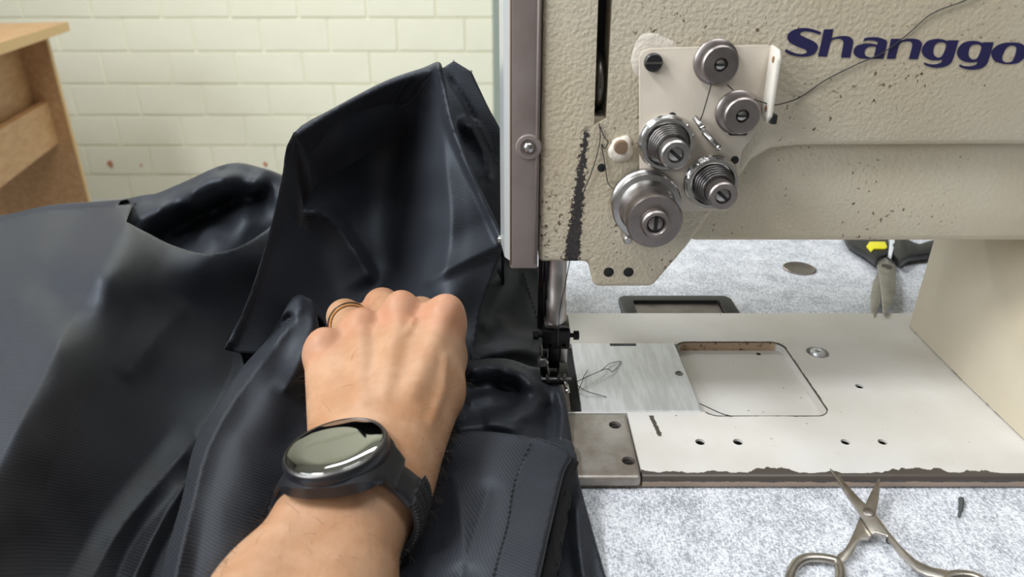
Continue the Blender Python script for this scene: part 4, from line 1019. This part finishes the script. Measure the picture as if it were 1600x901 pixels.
hi = [max(max(c[0][i]+c[2], c[1][i]+c[3]) for c in allc) + .006 for i in range(3)]
V, Q = surface_nets(lo, hi, .0014)
me = D.meshes.new('person'); me.from_pydata(V.tolist(), [], Q.tolist()); me.update()
person = link('person', me, mk_skin(), None, 180)
sm_ = person.modifiers.new('soften', 'SMOOTH'); sm_.factor = .5; sm_.iterations = 3
tag(person, 'bare left hand and forearm gripping the black cloth, watch on the wrist', 'person')
# hairs on forearm and wrist
nr = np.array([tuple(v.normal) for v in me.vertices]); rn = np.random.RandomState(2)
armd = (P(590, 620, .36) - P(480, 925, .27)).normalized(); ad = np.array(armd)
camv = np.array([0, 0, CH]) - V; camv /= np.linalg.norm(camv, axis=1)[:, None]
face = (nr*camv).sum(1)
pxs = 800 + V[:, 0]/(V[:, 1]*CT - (V[:, 2]-CH)*ST)*F; pys = 450.5 - ((V[:, 1]*ST + (V[:, 2]-CH)*CT)/(V[:, 1]*CT - (V[:, 2]-CH)*ST))*F
ok = (face > -.25) & (pys < 930) & ((pys > 780) | ((pys > 590) & (pxs > 655)) | ((pys > 560) & (pxs < 560) & (rn.rand(len(V)) < .25)))
w = np.where(ok, np.where(face < .35, 1.0, .10), 0); w /= w.sum()
bm = bmesh.new()
for i in rn.choice(len(V), 330, p=w):
    p = Vector(V[i]); n_ = Vector(nr[i]); sd = armd.cross(n_).normalized()
    L = rn.uniform(.004, .009); g = (armd*rn.uniform(-.9, .5) + sd*rn.uniform(-.8, .8) + n_*.45).normalized()
    q = [p - n_*.0003, p + g*L*.35 + n_*L*.12, p + g*L*.7 + n_*L*.10, p + g*L + n_*L*rn.uniform(-.15, .1)]
    tube(bm, q, [.00005, .00005, .00004, .00002], 3)
hair = link('arm_hair', bm_mesh(bm, 'arm_hair'), NB('arm_hair').set(Base_Color=(.05, .03, .018), Roughness=.6), person); hair['kind'] = 'stuff'

# ------------------------------------------------------------------ wedding ring
a, b = P(*MCP['ring'][:3]), P(539, 495, .413); ax = (b-a).normalized()
c = a.lerp(b, .62); rr = .0112 + (.0099-.0112)*.62 + .0012
bm = bmesh.new(); lathe(bm, c, ax, [(rr-.0006, -.0014), (rr+.0004, -.0014), (rr+.0007, -.0008), (rr+.0007, .0008), (rr+.0004, .0014), (rr-.0006, .0014), (rr-.0006, -.0014)], 64)
tag(link('wedding_ring', bm_mesh(bm, 'ring'), M['gold'], None, 40), 'plain gold ring on the ring finger of the hand', 'ring')

# ------------------------------------------------------------------ smart watch
WD = .286; C = P(523.5, 695, WD); vw = (C - Vector((0, 0, CH))).normalized()
cr, cu_ = Vector((1, 0, 0)), Vector((0, ST, CT))
s_ = -.265*cr + .964*cu_; s_ = (s_ - vw*s_.dot(vw)).normalized()
wn = (.486*(-vw) + .874*s_).normalized()
wy = armd - wn*armd.dot(wn); wy.normalize(); wx = wy.cross(wn)
WM = Matrix(((wx.x, wy.x, wn.x, C.x), (wx.y, wy.y, wn.y, C.y), (wx.z, wy.z, wn.z, C.z), (0, 0, 0, 1)))
watch = thing('smart_watch', 'black round smart watch with braided strap on the wrist', 'watch', C - wn*.011)
def wpart(name, bm_or_me, mat, smooth=35, parent=None):
    me = bm_or_me if isinstance(bm_or_me, bpy.types.Mesh) else bm_mesh(bm_or_me, name)
    me.transform(WM); return link(name, me, mat, parent or watch, smooth)
gl = NB('watch_glass').set(Base_Color=(.25, .258, .245), Metallic=1.0, Roughness=.03, IOR=1.6)
wb = NB('watch_black').set(Base_Color=(.012, .0125, .016), Roughness=.30)
R0 = .0203
wpart('case', lathe_mesh('case', (0, 0, 0), (0, 0, 1), [(0, -.0112), (.0150, -.0112), (.0175, -.0102), (R0+.0006, -.0060), (R0+.0010, -.0026), (R0+.0004, -.0008), (R0-.0006, -.0005), (0, -.0005)], 72), wb)
wpart('crystal', lathe_mesh('crystal', (0, 0, 0), (0, 0, 1), [(R0-.0010, -.0007), (R0-.0010, -.0001), (R0-.0016, .0002), (R0*.6, .00022), (0, .00023)], 72), gl, 180)
wpart('bezel', lathe_mesh('bezel', (0, 0, 0), (0, 0, 1), [(R0-.0010, -.0004), (R0-.0007, .0002), (R0-.0001, .0001), (R0+.0003, -.0007)], 72), M['dark_steel'], 60)
# lug frame that droops from the case to the strap
bm = bmesh.new(); nx_, ny_ = 28, 12
def lugz(x): return -.0030 - 54.0*max(0, abs(x)-.012)**2
top, bot = {}, {}
for i in range(nx_+1):
    x = -.0250 + .050*i/nx_; hw = .0112 + max(0, .0208**2 - x*x)**.5*.50 if abs(x) < .0208 else .0112
    hw = min(hw, .0212)
    for j in range(ny_+1):
        y = hw*(2*j/ny_-1); e = 1-abs(2*j/ny_-1)**6
        top[i, j] = bm.verts.new((x, y, lugz(x) - .0016*(1-e))); bot[i, j] = bm.verts.new((x, y*.97, min(lugz(x)-.0035, -.0098 + .0045*(abs(x) > .018)) if abs(x) < .018 else lugz(x)-.0036))
for i in range(nx_):
    for j in range(ny_):
        bm.faces.new((top[i, j], top[i+1, j], top[i+1, j+1], top[i, j+1])); bm.faces.new((bot[i, j], bot[i, j+1], bot[i+1, j+1], bot[i+1, j]))
    bm.faces.new((top[i, 0], bot[i, 0], bot[i+1, 0], top[i+1, 0])); bm.faces.new((top[i, ny_], top[i+1, ny_], bot[i+1, ny_], bot[i, ny_]))
for j in range(ny_):
    bm.faces.new((top[0, j], top[0, j+1], bot[0, j+1], bot[0, j])); bm.faces.new((top[nx_, j], bot[nx_, j], bot[nx_, j+1], top[nx_, j+1]))
wpart('lug_frame', bm, wb, 40)
# strap
zc, hw_, hh_ = -.0290, .0295, .0240
def loopp(f): return Vector((hw_*math.cos(f), 0, zc + hh_*math.sin(f)))
def strip(f0, f1, n, half, th, mat, name, taper=0):
    bm = bmesh.new(); rows = []
    for i in range(n+1):
        f = f0 + (f1-f0)*i/n; p = loopp(f); q = loopp(f+.01) - loopp(f-.01); nn = Vector((q.z, 0, -q.x)).normalized()
        if nn.dot(p - Vector((0, 0, zc))) < 0: nn = -nn
        h = half - taper*i/n
        rows.append([bm.verts.new(p + Vector((0, y, 0)) + nn*z) for y, z in ((-h, -th), (h, -th), (h, th*.4), (h*.9, th), (-h*.9, th), (-h, th*.4))])
    for A_, B_ in zip(rows, rows[1:]):
        for k in range(6): bm.faces.new((A_[k], A_[(k+1) % 6], B_[(k+1) % 6], B_[k]))
    bm.faces.new(rows[0]); bm.faces.new(rows[-1][::-1])
    return wpart(name, bm, mat, 50)
rad = math.radians
strip(rad(62), rad(14), 12, .0108, .0016, wb, 'strap_link', .0006); strip(rad(118), rad(166), 12, .0108, .0016, wb, 'strap_link', .0006)
clothb = NB('strap_braid').set(Base_Color=(.010, .010, .012), Roughness=.85)
br = strip(rad(16), rad(-196), 60, .0092, .0009, clothb, 'braided_strap')
bm = bmesh.new(); fs_ = np.linspace(rad(15), rad(-195), 58)
for i, f in enumerate(fs_):
    for sgn in (-1, 1):
        for (ya, yb) in ((0, .0052), (.0050, .0098)):
            pts = []
            for t in (0, .33, .66, 1):
                y = ya + (yb-ya)*t; ff = f + (.05 if ya == 0 else -.02)*t*1.0
                p = loopp(ff); nn = (p - Vector((0, 0, zc))).normalized()
                pts.append(p + Vector((0, y*sgn, 0)) + nn*(.0009 + .0007*math.sin(math.pi*t)))
            tube(bm, pts, [.0008, .0011, .0011, .0008], 6)
me = bm_mesh(bm, 'braid'); me.transform(WM); link('braid', me, clothb, br, 180)
